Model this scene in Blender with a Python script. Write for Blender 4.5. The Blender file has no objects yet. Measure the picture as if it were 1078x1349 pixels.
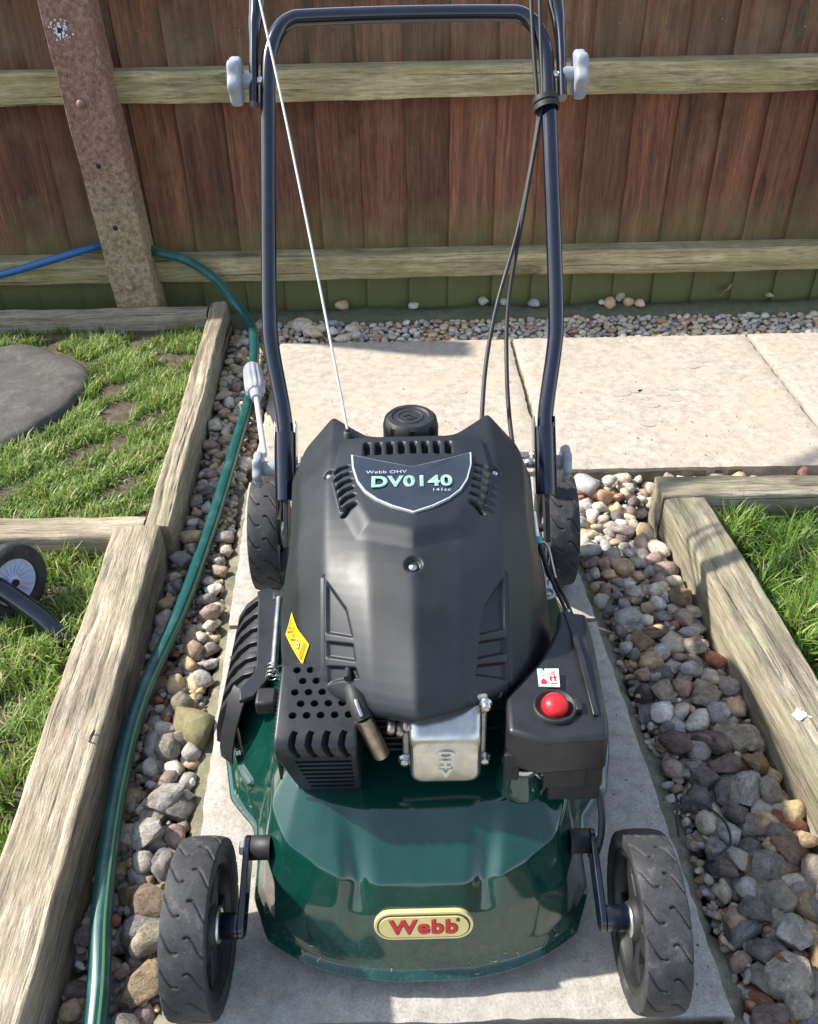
import bpy, bmesh, math, random
import numpy as np
from mathutils import Vector, Matrix
SC = bpy.context.scene
COL = SC.collection
PI = math.pi
R = math.radians

# ------------------------------------------------------------------ camera, sky, sun, exposure
FPX = 1163.0
PITCH, ROLL, CAMH = R(36), R(1.2), .85
_r = Vector((1, 0, 0)); _u = Vector((0, math.sin(PITCH), math.cos(PITCH))); _f = Vector((0, math.cos(PITCH), -math.sin(PITCH)))
_r2 = _r * math.cos(ROLL) - _u * math.sin(ROLL); _u2 = _u * math.cos(ROLL) + _r * math.sin(ROLL)
cam = bpy.data.cameras.new('camera'); co = bpy.data.objects.new('camera', cam); COL.objects.link(co)
m = Matrix((( _r2.x, _u2.x, -_f.x, 0), (_r2.y, _u2.y, -_f.y, 0), (_r2.z, _u2.z, -_f.z, CAMH), (0, 0, 0, 1)))
co.matrix_world = m
cam.sensor_fit = 'VERTICAL'; cam.sensor_height = 24; cam.lens = 24 * FPX / 1349; cam.clip_end = 300; cam.clip_start = .02
SC.camera = co

SUN_DIR = Vector((-.96, .26, 0)).normalized() * math.cos(R(44)); SUN_DIR.z = math.sin(R(44))   # towards the sun
w = bpy.data.worlds.new('World'); SC.world = w; w.use_nodes = True
nt = w.node_tree; bg = nt.nodes['Background']
sky = nt.nodes.new('ShaderNodeTexSky'); sky.sky_type = 'NISHITA'; sky.sun_disc = False
sky.sun_elevation = R(44); sky.sun_rotation = math.atan2(SUN_DIR.x, SUN_DIR.y)
sky.air_density = 1.0; sky.dust_density = .8; sky.ozone_density = 1.0
hs = nt.nodes.new('ShaderNodeHueSaturation'); hs.inputs['Saturation'].default_value = .72; nt.links.new(sky.outputs[0], hs.inputs['Color']); nt.links.new(hs.outputs[0], bg.inputs[0]); bg.inputs[1].default_value = .15
sl = bpy.data.lights.new('sun', 'SUN'); sl.energy = 4.0; sl.angle = R(1.3); sl.color = (1, .95, .86)
so = bpy.data.objects.new('sun', sl); COL.objects.link(so); so.rotation_euler = SUN_DIR.to_track_quat('Z', 'Y').to_euler()
SC.view_settings.view_transform = 'Standard'; SC.view_settings.look = 'None'
SC.view_settings.gamma = 1; SC.view_settings.exposure = 1.05
try: SC.view_settings.use_curve_mapping = False
except Exception: pass

# ------------------------------------------------------------------ materials
class NM:
    def __init__(s, name):
        s.m = bpy.data.materials.new(name); s.m.use_nodes = True; s.t = s.m.node_tree; s.n = s.t.nodes
        s.b = s.n['Principled BSDF']; s.tc = s.n.new('ShaderNodeTexCoord'); s.oi = s.n.new('ShaderNodeObjectInfo')
    def l(s, a, b): s.t.links.new(a, b)
    def coord(s, scale=(1, 1, 1), rnd=0, src='Object'):
        mp = s.n.new('ShaderNodeMapping'); mp.inputs['Scale'].default_value = scale
        v = s.tc.outputs[src]
        if rnd:
            ml = s.n.new('ShaderNodeMath'); ml.operation = 'MULTIPLY'; ml.inputs[1].default_value = rnd; s.l(s.oi.outputs['Random'], ml.inputs[0])
            ad = s.n.new('ShaderNodeVectorMath'); ad.operation = 'ADD'; s.l(v, ad.inputs[0]); s.l(ml.outputs[0], ad.inputs[1]); v = ad.outputs[0]
        s.l(v, mp.inputs[0]); return mp.outputs[0]
    def noise(s, vec, scale, detail=4, rough=.55, dist=0):
        n = s.n.new('ShaderNodeTexNoise'); n.inputs['Scale'].default_value = scale; n.inputs['Detail'].default_value = detail
        n.inputs['Roughness'].default_value = rough; n.inputs['Distortion'].default_value = dist; s.l(vec, n.inputs['Vector']); return n.outputs['Fac']
    def ramp(s, fac, stops, interp='LINEAR'):
        r = s.n.new('ShaderNodeValToRGB'); cr = r.color_ramp; cr.interpolation = interp
        while len(cr.elements) < len(stops): cr.elements.new(.5)
        for e, (p, c) in zip(cr.elements, stops):
            e.position = p; e.color = (*(c if isinstance(c, tuple) else (c, c, c)), 1)
        s.l(fac, r.inputs[0]); return r.outputs[0]
    def mix(s, f, a, b, mode='MIX'):
        x = s.n.new('ShaderNodeMix'); x.data_type = 'RGBA'; x.blend_type = mode
        for sock, v in ((x.inputs[0], f), (x.inputs[6], a), (x.inputs[7], b)):
            if isinstance(v, (int, float)): sock.default_value = v
            elif isinstance(v, tuple): sock.default_value = (*v, 1)
            else: s.l(v, sock)
        return x.outputs[2]
    def math(s, op, a, b=0):
        x = s.n.new('ShaderNodeMath'); x.operation = op
        for sock, v in ((x.inputs[0], a), (x.inputs[1], b)):
            if isinstance(v, (int, float)): sock.default_value = v
            else: s.l(v, sock)
        return x.outputs[0]
    def col(s, c):
        if isinstance(c, tuple): s.b.inputs['Base Color'].default_value = (*c, 1)
        else: s.l(c, s.b.inputs['Base Color'])
    def rough(s, v):
        if isinstance(v, (int, float)): s.b.inputs['Roughness'].default_value = v
        else: s.l(v, s.b.inputs['Roughness'])
    def bump(s, h, strength=.3, dist=.002):
        b = s.n.new('ShaderNodeBump'); b.inputs['Strength'].default_value = strength; b.inputs['Distance'].default_value = dist
        s.l(h, b.inputs['Height'])
        if s.b.inputs['Normal'].is_linked: s.l(s.b.inputs['Normal'].links[0].from_socket, b.inputs['Normal'])
        s.l(b.outputs[0], s.b.inputs['Normal'])

def simple(name, c1, c2, rough, metal=0, scale=60, bump=.0, spec=.5, coat=0):
    q = NM(name); v = q.coord(rnd=3)
    n = q.noise(v, scale); q.col(q.ramp(n, [(.3, c1), (.7, c2)])); n2 = q.noise(v, scale * .4, 5)
    q.rough(q.ramp(n2, [(.3, max(0, rough - .07)), (.75, min(1, rough + .1))]))
    q.b.inputs['Metallic'].default_value = metal; q.b.inputs['Specular IOR Level'].default_value = spec
    q.b.inputs['Coat Weight'].default_value = coat; q.b.inputs['Coat Roughness'].default_value = .05
    if bump: q.bump(q.noise(v, scale * 6, 3), bump, .001)
    return q.m

def m_wood(name, dark, mid, light, moss=None, along=0, bump=.5, gs=1.0, mossamt=.5, wet=.85):
    q = NM(name)
    sc = [60 * gs] * 3; sc[along] = 3.6 * gs
    v = q.coord(tuple(sc), rnd=7.3)
    g = q.noise(v, 1.0, 8, .68, .12)
    sc2 = [330 * gs] * 3; sc2[along] = 30 * gs
    g2 = q.noise(q.coord(tuple(sc2), rnd=5.1), 1.0, 5, .7)
    sc3 = [170 * gs] * 3; sc3[along] = 3.5 * gs
    g3 = q.noise(q.coord(tuple(sc3), rnd=2.9), 1.0, 3, .5); fn = q.noise(q.coord(rnd=1.3), 900, 3, .7)
    vo = q.coord(rnd=3.7)
    big = q.noise(vo, 9, 4)
    c = q.ramp(g, [(.28, dark), (.47, mid), (.68, light)])
    c = q.mix(.75, c, q.mix(1.0, c, q.ramp(g2, [(.33, .35), (.5, 1.0), (.65, 1.3)]), 'MULTIPLY'))
    c = q.mix(1.0, c, q.ramp(g3, [(.30, .30), (.37, 1.0)]), 'MULTIPLY')
    c = q.mix(.5, c, q.mix(1.0, c, q.ramp(fn, [(.3, .5), (.7, 1.4)]), 'MULTIPLY'))
    c = q.mix(.6, c, q.mix(1.0, c, q.ramp(big, [(.3, .5), (.7, 1.3)]), 'MULTIPLY'))
    sck = [11.0] * 3; sck[along] = 3.2
    vk = q.n.new('ShaderNodeTexVoronoi'); vk.inputs['Scale'].default_value = 1; q.l(q.coord(tuple(sck), rnd=4.4), vk.inputs['Vector'])
    kd = q.math('ADD', vk.outputs['Distance'], q.math('MULTIPLY', q.math('SUBTRACT', g2, .5), .12))
    c = q.mix(1.0, c, q.ramp(kd, [(.03, .28), (.08, .62), (.11, .42), (.16, .95), (.24, 1.0)]), 'MULTIPLY')
    if moss: c = q.mix(q.ramp(q.noise(vo, 14, 6, .7), [(.5 - .12 * mossamt, 0.0), (.62, mossamt)]), c, moss)
    q.col(c); q.rough(wet)
    q.bump(g, bump, .005); q.bump(g2, min(1, bump * 1.3), .0022); q.bump(q.ramp(g3, [(.28, 0.0), (.37, 1.0)]), .6, .002)
    return q.m

WOODTOP = m_wood('weathered_timber', (.18, .13, .085), (.37, .30, .21), (.58, .50, .38), (.27, .25, .13), 0, .8, 1.25, .22)
WOODRIGHT = m_wood('weathered_timber_green', (.13, .10, .07), (.28, .235, .165), (.43, .38, .28), (.21, .225, .115), 0, .6, 1.1, .4)
WOODSIDE = m_wood('aged_timber', (.15, .12, .085), (.33, .27, .19), (.50, .43, .32), (.2, .19, .1), 0, .6, 1.0, .4)
RAIL = m_wood('rail_timber', (.18, .145, .075), (.34, .275, .145), (.52, .44, .26), (.26, .245, .08), 0, .3, .9, .42)

def m_board():
    q = NM('fence_board_stain')
    v = q.coord((50, 50, 2.8), rnd=9.1); g = q.noise(v, 1, 8, .68, .4)
    g2 = q.noise(q.coord((260, 260, 20), rnd=4.2), 1, 5, .7)
    vo = q.coord(rnd=6.3)
    c = q.ramp(g, [(.27, (.052, .017, .009)), (.48, (.150, .050, .025)), (.72, (.28, .115, .058))])
    c = q.mix(.8, c, q.mix(1.0, c, q.ramp(g2, [(.33, .4), (.66, 1.4)]), 'MULTIPLY'))
    c = q.mix(1.0, c, q.ramp(q.math('FRACT', q.math('MULTIPLY', q.oi.outputs['Random'], 7.31)), [(0, .62), (1, 1.2)]), 'MULTIPLY')
    c = q.mix(q.ramp(q.oi.outputs['Random'], [(0, 0.0), (1, .18)]), c, (.19, .105, .06))
    c = q.mix(q.ramp(q.noise(vo, 7, 5, .65), [(.54, 0.0), (.74, .4)]), c, (.26, .18, .11))
    vk = q.n.new('ShaderNodeTexVoronoi'); vk.inputs['Scale'].default_value = 1; q.l(q.coord((9, 9, 2.4), rnd=4.4), vk.inputs['Vector'])
    c = q.mix(1.0, c, q.ramp(vk.outputs['Distance'], [(.02, .25), (.06, .7), (.085, .42), (.14, .95), (.2, 1.0)]), 'MULTIPLY')
    # green algae near the ground: height in the fence's own space
    sx = q.n.new('ShaderNodeSeparateXYZ'); q.l(q.tc.outputs['Object'], sx.inputs[0])
    hz = q.ramp(q.math('ADD', sx.outputs[2], q.math('MULTIPLY', q.noise(vo, 11, 5), .22)), [(.16, .85), (.36, 0.0)])
    c = q.mix(hz, c, (.15, .165, .055))
    hz2 = q.ramp(q.math('ADD', sx.outputs[2], q.math('MULTIPLY', q.noise(q.coord((12, 12, 3), rnd=2.2), 1, 4), .2)), [(.60, 0.0), (.66, .22), (.75, .05)])
    c = q.mix(hz2, c, (.23, .22, .12))
    q.col(c); q.rough(.8); q.bump(g, .5, .004); q.bump(g2, .4, .0012)
    return q.m
BOARD = m_board()

def m_concrete(name, a, b, c_, stain, sc=1.0, moss=0):
    q = NM(name); v = q.coord(rnd=5)
    fine = q.noise(v, 420 * sc, 3, .7); mid = q.noise(v, 60 * sc, 5, .65); big = q.noise(v, 7 * sc, 4, .6, .4)
    c = q.ramp(mid, [(.3, a), (.5, b), (.72, c_)])
    c = q.mix(.75, c, q.mix(1.0, c, q.ramp(fine, [(.32, .62), (.5, 1.0), (.7, 1.22)]), 'MULTIPLY'))
    c = q.mix(q.ramp(big, [(.45, 0.0), (.75, .55)]), c, stain)
    if moss: c = q.mix(q.ramp(q.noise(v, 30, 6, .7), [(.45, 0.0), (.62, moss)]), c, (.10, .11, .045))
    q.col(c); q.rough(.86); q.bump(fine, .35, .0012); q.bump(mid, .35, .002)
    return q.m
SLAB = m_concrete('paving_concrete', (.31, .265, .21), (.41, .36, .295), (.50, .45, .385), (.44, .35, .255))
SLABG = m_concrete('path_concrete', (.29, .265, .23), (.38, .35, .305), (.47, .44, .39), (.34, .31, .26))
MORTAR = m_concrete('mossy_mortar', (.10, .09, .06), (.19, .17, .12), (.31, .28, .21), (.09, .08, .05), .7, .55)
SOIL = m_concrete('damp_soil', (.035, .026, .016), (.075, .056, .034), (.15, .115, .07), (.05, .038, .022))
MOSSY = m_concrete('mossy_kerb', (.07, .07, .045), (.12, .115, .07), (.20, .185, .12), (.085, .10, .04), 1, .6)
SPOT = simple('dark_stain', (.33, .29, .24), (.41, .365, .305), .85, scale=300)

def m_stone(use_attr=False):
    q = NM('pebble_mixed_attr' if use_attr else 'pebble_mixed')
    if use_attr:
        at = q.n.new('ShaderNodeAttribute'); at.attribute_name = 'tone'; rnd = at.outputs['Fac']
    else: rnd = q.oi.outputs['Random']
    v = q.coord(rnd=0 if use_attr else 5)
    c = q.ramp(rnd, [(0, (.32, .29, .26)), (.09, (.48, .42, .34)), (.18, (.165, .13, .12)), (.25, (.54, .455, .33)), (.34, (.36, .34, .32)),
                     (.42, (.47, .33, .19)), (.50, (.26, .22, .20)), (.57, (.66, .585, .46)), (.65, (.34, .225, .155)), (.72, (.43, .40, .37)),
                     (.78, (.58, .42, .22)), (.84, (.42, .17, .085)), (.88, (.66, .61, .54)), (.94, (.30, .21, .18))], 'CONSTANT')
    sf = 1.0 if use_attr else .022
    n = q.noise(v, 75 * sf, 6, .72); n2 = q.noise(v, 420 * sf, 4, .75)
    c = q.mix(.95, c, q.mix(1.0, c, q.ramp(n, [(.32, .45), (.5, 1.0), (.66, 1.55)]), 'MULTIPLY'))
    c = q.mix(.5, c, q.mix(1.0, c, q.ramp(n2, [(.3, .5), (.6, 1.15)]), 'MULTIPLY'))
    c = q.mix(q.ramp(q.noise(v, 32 * sf, 5, .65, .9), [(.52, 0.0), (.60, .5)]), c, (.50, .41, .29))
    c = q.mix(q.ramp(q.noise(v, 900 * sf, 2, .6), [(.62, 0.0), (.70, .5)]), c, (.62, .60, .56))
    q.col(c); q.rough(q.ramp(n, [(.3, .6), (.7, .9)])); q.bump(n, .8, .005 if use_attr else .12); q.bump(n2, .6, .0015 if use_attr else .04)
    return q.m
STONE = m_stone(); STONEA = m_stone(True)
def m_pale():
    q = NM('pea_shingle'); at = q.n.new('ShaderNodeAttribute'); at.attribute_name = 'tone'
    v = q.coord()
    c = q.ramp(at.outputs['Fac'], [(0, (.46, .39, .28)), (.15, (.56, .48, .36)), (.3, (.38, .36, .34)), (.42, (.55, .39, .22)), (.55, (.63, .57, .47)),
                                   (.68, (.42, .24, .14)), (.76, (.50, .44, .34)), (.88, (.30, .29, .29)), (.94, (.60, .46, .28))], 'CONSTANT')
    n = q.noise(v, 160, 4, .65)
    c = q.mix(.6, c, q.mix(1.0, c, q.ramp(n, [(.3, .55), (.7, 1.4)]), 'MULTIPLY'))
    q.col(c); q.rough(.7); q.bump(n, .4, .002); return q.m
SHINGLE = m_pale()

def m_deck():
    q = NM('green_deck_enamel'); v = q.coord()
    n = q.noise(v, 30, 5, .6); d = q.noise(v, 260, 4, .75)
    c = q.ramp(n, [(.3, (.0024, .036, .025)), (.7, (.0034, .047, .033))])
    sx = q.n.new('ShaderNodeSeparateXYZ'); q.l(q.tc.outputs['Object'], sx.inputs[0])
    dust = q.math('MULTIPLY', q.ramp(d, [(.5, 0.0), (.72, .22)]), q.ramp(sx.outputs[2], [(.02, 1.0), (.045, .7), (.07, .12), (.16, .06)]))
    c = q.mix(dust, c, (.22, .21, .17))
    q.col(c); q.rough(q.math('ADD', q.ramp(n, [(.3, .07), (.7, .13)]), q.math('MULTIPLY', dust, .8)))
    q.b.inputs['Coat Weight'].default_value = .8; q.b.inputs['Coat Roughness'].default_value = .06
    q.bump(q.noise(v, 45, 3), .12, .0015)
    return q.m
DECK = m_deck()
def m_hood():
    q = NM('black_hood_plastic'); v = q.coord()
    n = q.noise(v, 14, 4, .6); f = q.noise(v, 900, 2, .6)
    scr = q.noise(q.coord((40, 300, 40)), 1, 5, .75, 1.5); scr2 = q.noise(q.coord((420, 30, 60)), 1, 4, .75, 2.5)
    c = q.ramp(n, [(.3, (.007, .009, .012)), (.7, (.014, .017, .022))])
    c = q.mix(q.ramp(scr, [(.63, 0.0), (.72, .3)]), c, (.12, .12, .13)); c = q.mix(q.ramp(scr2, [(.65, 0.0), (.73, .3)]), c, (.13, .13, .14))
    q.col(c); q.rough(q.ramp(n, [(.3, .42), (.7, .56)])); q.b.inputs['Specular IOR Level'].default_value = .5
    q.bump(f, .18, .0004); return q.m
HOODM = m_hood()
PLAST = simple('black_plastic', (.012, .012, .014), (.024, .024, .027), .38, scale=40, bump=.06)
PLASTD = simple('matt_black_plastic', (.010, .010, .011), (.020, .020, .021), .55, scale=60, bump=.1)
BLACKIN = simple('engine_black', (.006, .006, .007), (.014, .013, .012), .7)
NAVY = simple('navy_gloss_paint', (.004, .006, .014), (.007, .010, .022), .16, scale=20, coat=.5)
METAL = simple('zinc_plated_steel', (.50, .50, .47), (.68, .67, .62), .3, 1, scale=90, bump=.05)
CASTM = simple('cast_aluminium', (.42, .41, .38), (.60, .58, .53), .5, 1, scale=120, bump=.3)
DULLM = simple('heat_stained_steel', (.30, .25, .20), (.50, .45, .38), .35, 1, scale=80)
GREYP = simple('grey_knob_plastic', (.27, .29, .33), (.34, .36, .40), .4, scale=30)
LILAC = simple('pale_blue_plastic', (.50, .56, .78), (.58, .64, .84), .4, scale=30)
WHITEP = simple('white_cord', (.38, .39, .37), (.52, .53, .50), .6, scale=300)
REDP = simple('red_rubber', (.62, .012, .02), (.72, .02, .03), .32, scale=40)
REDI = simple('red_ink', (.62, .02, .03), (.70, .03, .035), .4)
CREAM = simple('cream_badge', (.76, .60, .20), (.84, .70, .30), .25, 0, scale=30)
GOLD = simple('gold_badge_rim', (.75, .62, .25), (.82, .72, .38), .25, .3, scale=30)
YELLOW = simple('yellow_sticker', (.80, .52, .01), (.86, .60, .02), .4, scale=60)
STICKW = simple('white_sticker', (.60, .66, .68), (.72, .76, .78), .4, scale=60)
SHIELD = simple('dark_label_film', (.018, .024, .036), (.028, .036, .05), .25, scale=30)
SILVER = simple('silver_ink', (.42, .45, .48), (.55, .58, .61), .35, .2)
MINT = simple('mint_ink', (.06, .38, .20), (.40, .68, .52), .4, scale=120)
INK = simple('black_ink', (.02, .02, .02), (.03, .03, .03), .5)
BLUEHOSE = simple('blue_hose', (.012, .09, .24), (.02, .12, .30), .35, scale=80)

def m_rubber():
    q = NM('dusty_tyre_rubber'); v = q.coord(rnd=4)
    n = q.noise(v, 55, 6, .7); f = q.noise(v, 500, 3, .8)
    c = q.ramp(n, [(.35, (.016, .016, .018)), (.58, (.036, .037, .040)), (.78, (.13, .125, .115))])
    c = q.mix(q.ramp(f, [(.58, 0.0), (.72, .45)]), c, (.17, .16, .14))
    q.col(c); q.rough(.72); q.bump(n, .3, .001); q.bump(f, .25, .0006); return q.m
RUBBER = m_rubber()

def m_hose():
    q = NM('green_hose'); uv = q.n.new('ShaderNodeUVMap'); uv.uv_map = 'UVMap'
    sx = q.n.new('ShaderNodeSeparateXYZ'); q.l(uv.outputs[0], sx.inputs[0])
    st = q.ramp(sx.outputs[0], [(0, 0.0), (.045, 1.0), (.085, 0.0), (.36, 1.0), (.40, 0.0), (.68, 1.0), (.72, 0.0), (.93, 0.0)], 'CONSTANT')
    wv = q.math('GREATER_THAN', q.math('FRACT', q.math('MULTIPLY', sx.outputs[1], 600.0)), .5)
    c = q.mix(q.math('MULTIPLY', wv, .35), (.008, .075, .07), (.006, .045, .048))
    c = q.mix(st, c, (.14, .28, .11))
    n = q.noise(q.coord(), 40, 4)
    c = q.mix(q.ramp(n, [(.5, 0.0), (.75, .3)]), c, (.12, .24, .20))
    q.col(c); q.rough(.32); return q.m
HOSE = m_hose()

def m_rust():
    q = NM('rusty_painted_post'); v = q.coord()
    n = q.noise(v, 110, 6, .75); b = q.noise(v, 6, 4)
    sx = q.n.new('ShaderNodeSeparateXYZ'); q.l(v, sx.inputs[0])
    c = q.ramp(n, [(.32, (.10, .045, .032)), (.48, (.23, .12, .088)), (.66, (.36, .225, .175)), (.8, (.6, .52, .46))])
    c2 = q.ramp(n, [(.32, (.10, .07, .04)), (.5, (.27, .20, .12)), (.7, (.42, .35, .24))])
    c = q.mix(q.ramp(q.math('ADD', sx.outputs[2], q.math('MULTIPLY', b, .2)), [(.32, 1.0), (.5, 0.0)]), c, c2)
    q.col(c); q.rough(.8); q.bump(n, .7, .003); return q.m
RUST = m_rust()
def m_slate():
    q = NM('dark_stepping_stone'); v = q.coord(); n = q.noise(v, 26, 6, .7, .5); f = q.noise(v, 300, 4, .7)
    c = q.ramp(n, [(.3, (.045, .042, .040)), (.55, (.085, .078, .072)), (.75, (.15, .14, .13))])
    c = q.mix(.6, c, q.mix(1.0, c, q.ramp(f, [(.3, .55), (.7, 1.4)]), 'MULTIPLY'))
    q.col(c); q.rough(.8); q.bump(n, .6, .004); q.bump(f, .4, .001); return q.m
SLATE = m_slate()
def m_grass():
    q = NM('grass_blades'); at = q.n.new('ShaderNodeAttribute'); at.attribute_name = 'tone'
    c = q.ramp(at.outputs['Fac'], [(0, (.05, .125, .020)), (.3, (.11, .22, .028)), (.6, (.21, .32, .045)), (.82, (.32, .40, .10)), (.93, (.50, .43, .22)), (1, (.60, .50, .32))])
    q.col(c); q.rough(.5)
    tr = q.n.new('ShaderNodeBsdfTranslucent'); q.l(c, tr.inputs[0])
    mx = q.n.new('ShaderNodeMixShader'); mx.inputs[0].default_value = .35
    out = [n for n in q.n if n.type == 'OUTPUT_MATERIAL'][0]
    q.l(q.b.outputs[0], mx.inputs[1]); q.l(tr.outputs[0], mx.inputs[2]); q.l(mx.outputs[0], out.inputs[0]); return q.m
GRASS = m_grass()

# ------------------------------------------------------------------ builders
def tag(o, label=None, cat=None, group=None, kind=None):
    if label: o['label'] = label
    if cat: o['category'] = cat
    if group: o['group'] = group
    if kind: o['kind'] = kind
    return o
def empty(name, loc=(0, 0, 0), rz=0, parent=None):
    o = bpy.data.objects.new(name, None); COL.objects.link(o); o.location = loc; o.rotation_euler = (0, 0, rz); o.empty_display_size = .05
    o.parent = parent; return o

class MB:
    def __init__(s): s.v = []; s.f = []; s.sm = []
    def add(s, V, F, smooth=False):
        k = len(s.v); s.v += [tuple(p) for p in V]; s.f += [tuple(i + k for i in f) for f in F]; s.sm += [smooth] * len(F); return s
    def box(s, x0, x1, y0, y1, z0, z1, M=None):
        V = [Vector((x, y, z)) for x in (x0, x1) for y in (y0, y1) for z in (z0, z1)]
        if M: V = [M @ p for p in V]
        return s.add(V, [(0, 1, 3, 2), (4, 6, 7, 5), (0, 4, 5, 1), (2, 3, 7, 6), (0, 2, 6, 4), (1, 5, 7, 3)])
    def tube(s, pts, r, seg=12, cap=True, smooth=True):
        P = [Vector(p) for p in pts]; n = len(P); rr = r if isinstance(r, (list, tuple)) else [r] * n
        T = [(P[min(i + 1, n - 1)] - P[max(i - 1, 0)]).normalized() for i in range(n)]
        a = T[0].orthogonal().normalized(); V = []
        for i in range(n):
            a = (a - T[i] * a.dot(T[i])).normalized(); b = T[i].cross(a)
            for k in range(seg):
                t = 2 * PI * k / seg; V.append(P[i] + (a * math.cos(t) + b * math.sin(t)) * rr[i])
        F = [(i * seg + k, i * seg + (k + 1) % seg, (i + 1) * seg + (k + 1) % seg, (i + 1) * seg + k) for i in range(n - 1) for k in range(seg)]
        s.add(V, F, smooth)
        if cap: s.add(V[:seg], [tuple(range(seg))[::-1]]); s.add(V[-seg:], [tuple(range(seg))])
        return s
    def prism(s, poly, a0, a1, axis='z', M=None):
        """polygon in the two other axes, extruded along axis"""
        n = len(poly)
        def P(p, a): return Vector({'z': (p[0], p[1], a), 'x': (a, p[0], p[1]), 'y': (p[0], a, p[1])}[axis])
        V = [P(p, a0) for p in poly] + [P(p, a1) for p in poly]
        if M: V = [M @ p for p in V]
        return s.add(V, [tuple(range(n))[::-1], tuple(range(n, 2 * n))] + [(i, (i + 1) % n, n + (i + 1) % n, n + i) for i in range(n)])
    def lathe(s, prof, seg=48, axis='x', c=(0, 0, 0), smooth=True, closed=False):
        """prof: (a, r) pairs, a along axis"""
        V = []
        for a, r in prof:
            for k in range(seg):
                t = 2 * PI * k / seg
                q = {'x': (a, r * math.cos(t), r * math.sin(t)), 'z': (r * math.cos(t), r * math.sin(t), a), 'y': (r * math.cos(t), a, r * math.sin(t))}[axis]
                V.append((q[0] + c[0], q[1] + c[1], q[2] + c[2]))
        n = len(prof); m_ = n if closed else n - 1
        F = [(i * seg + k, i * seg + (k + 1) % seg, ((i + 1) % n) * seg + (k + 1) % seg, ((i + 1) % n) * seg + k) for i in range(m_) for k in range(seg)]
        return s.add(V, F, smooth)
    def build(s, name, mat, parent=None, bevel=0, loc=None, rz=0, fix=True, seg=2, auto=True):
        me = bpy.data.meshes.new(name); me.from_pydata([tuple(p) for p in s.v], [], s.f); me.materials.append(mat)
        me.polygons.foreach_set('use_smooth', s.sm)
        if fix:
            bm = bmesh.new(); bm.from_mesh(me); bmesh.ops.recalc_face_normals(bm, faces=bm.faces); bm.to_mesh(me); bm.free()
        o = bpy.data.objects.new(name, me); COL.objects.link(o); o.parent = parent
        if loc is not None: o.location = loc
        o.rotation_euler[2] = rz
        if bevel:
            b = o.modifiers.new('bevel', 'BEVEL'); b.width = bevel; b.segments = seg; b.limit_method = 'ANGLE'; b.angle_limit = R(35); b.harden_normals = False
            me.polygons.foreach_set('use_smooth', [True] * len(me.polygons))
            me.set_sharp_from_angle(angle=R(50)) if hasattr(me, 'set_sharp_from_angle') else None
        return o

def smooth_path(pts, n=8):
    P = [Vector(p) for p in pts]; P = [P[0] * 2 - P[1]] + P + [P[-1] * 2 - P[-2]]; out = []
    for i in range(1, len(P) - 2):
        for k in range(n):
            t = k / n; a, b, c, d = P[i - 1:i + 3]
            out.append(.5 * ((2 * b) + (c - a) * t + (2 * a - 5 * b + 4 * c - d) * t * t + (3 * b - a - 3 * c + d) * t ** 3))
    out.append(P[-2]); return out
def fast_mesh(name, V, F4, mat, parent=None, smooth=True, F3=None, tone=None, uv=None):
    """numpy vertices and quads -> object"""
    me = bpy.data.meshes.new(name); V = np.asarray(V, np.float32); me.vertices.add(len(V)); me.vertices.foreach_set('co', V.ravel())
    F = np.asarray(F4, np.int32); k = F.shape[1]
    me.loops.add(F.size); me.loops.foreach_set('vertex_index', F.ravel()); me.polygons.add(len(F))
    me.polygons.foreach_set('loop_start', np.arange(0, F.size, k, dtype=np.int32)); me.polygons.foreach_set('loop_total', np.full(len(F), k, np.int32))
    me.polygons.foreach_set('use_smooth', np.full(len(F), smooth))
    me.update(calc_edges=True)
    if tone is not None:
        a = me.attributes.new('tone', 'FLOAT', 'POINT'); a.data.foreach_set('value', np.asarray(tone, np.float32))
    if uv is not None:
        l = me.uv_layers.new(name='UVMap'); l.data.foreach_set('uv', np.asarray(uv, np.float32)[F.ravel()].ravel())
    me.materials.append(mat); me.validate()
    o = bpy.data.objects.new(name, me); COL.objects.link(o); o.parent = parent; return o
def grid_faces(nv, nu, per=False):
    I = np.arange(nv * nu).reshape(nv, nu)
    if per: I = np.concatenate([I, I[:1]], 0)
    return np.stack([I[:-1, :-1], I[:-1, 1:], I[1:, 1:], I[1:, :-1]], -1).reshape(-1, 4)
def text(body, size, mat, parent, M, name='lettering', offset=0, ext=.0003, sx=1, sp=1):
    c = bpy.data.curves.new(name, 'FONT'); c.body = body; c.size = size; c.extrude = ext; c.offset = offset; c.align_x = 'CENTER'; c.align_y = 'CENTER'; c.space_character = sp
    t = bpy.data.objects.new('tmp', c); COL.objects.link(t); dg = bpy.context.evaluated_depsgraph_get()
    me = bpy.data.meshes.new_from_object(t.evaluated_get(dg)); bpy.data.objects.remove(t)
    me.transform(Matrix.Diagonal((sx, 1, 1, 1))); me.materials.clear(); me.materials.append(mat)
    me.transform(M); o = bpy.data.objects.new(name, me); COL.objects.link(o); o.parent = parent; return o
def place(loc, rx=0, ry=0, rz=0): return Matrix.Translation(loc) @ Matrix.Rotation(rz, 4, 'Z') @ Matrix.Rotation(ry, 4, 'Y') @ Matrix.Rotation(rx, 4, 'X')
rng = random.Random(7); nr = np.random.default_rng(5)

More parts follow.
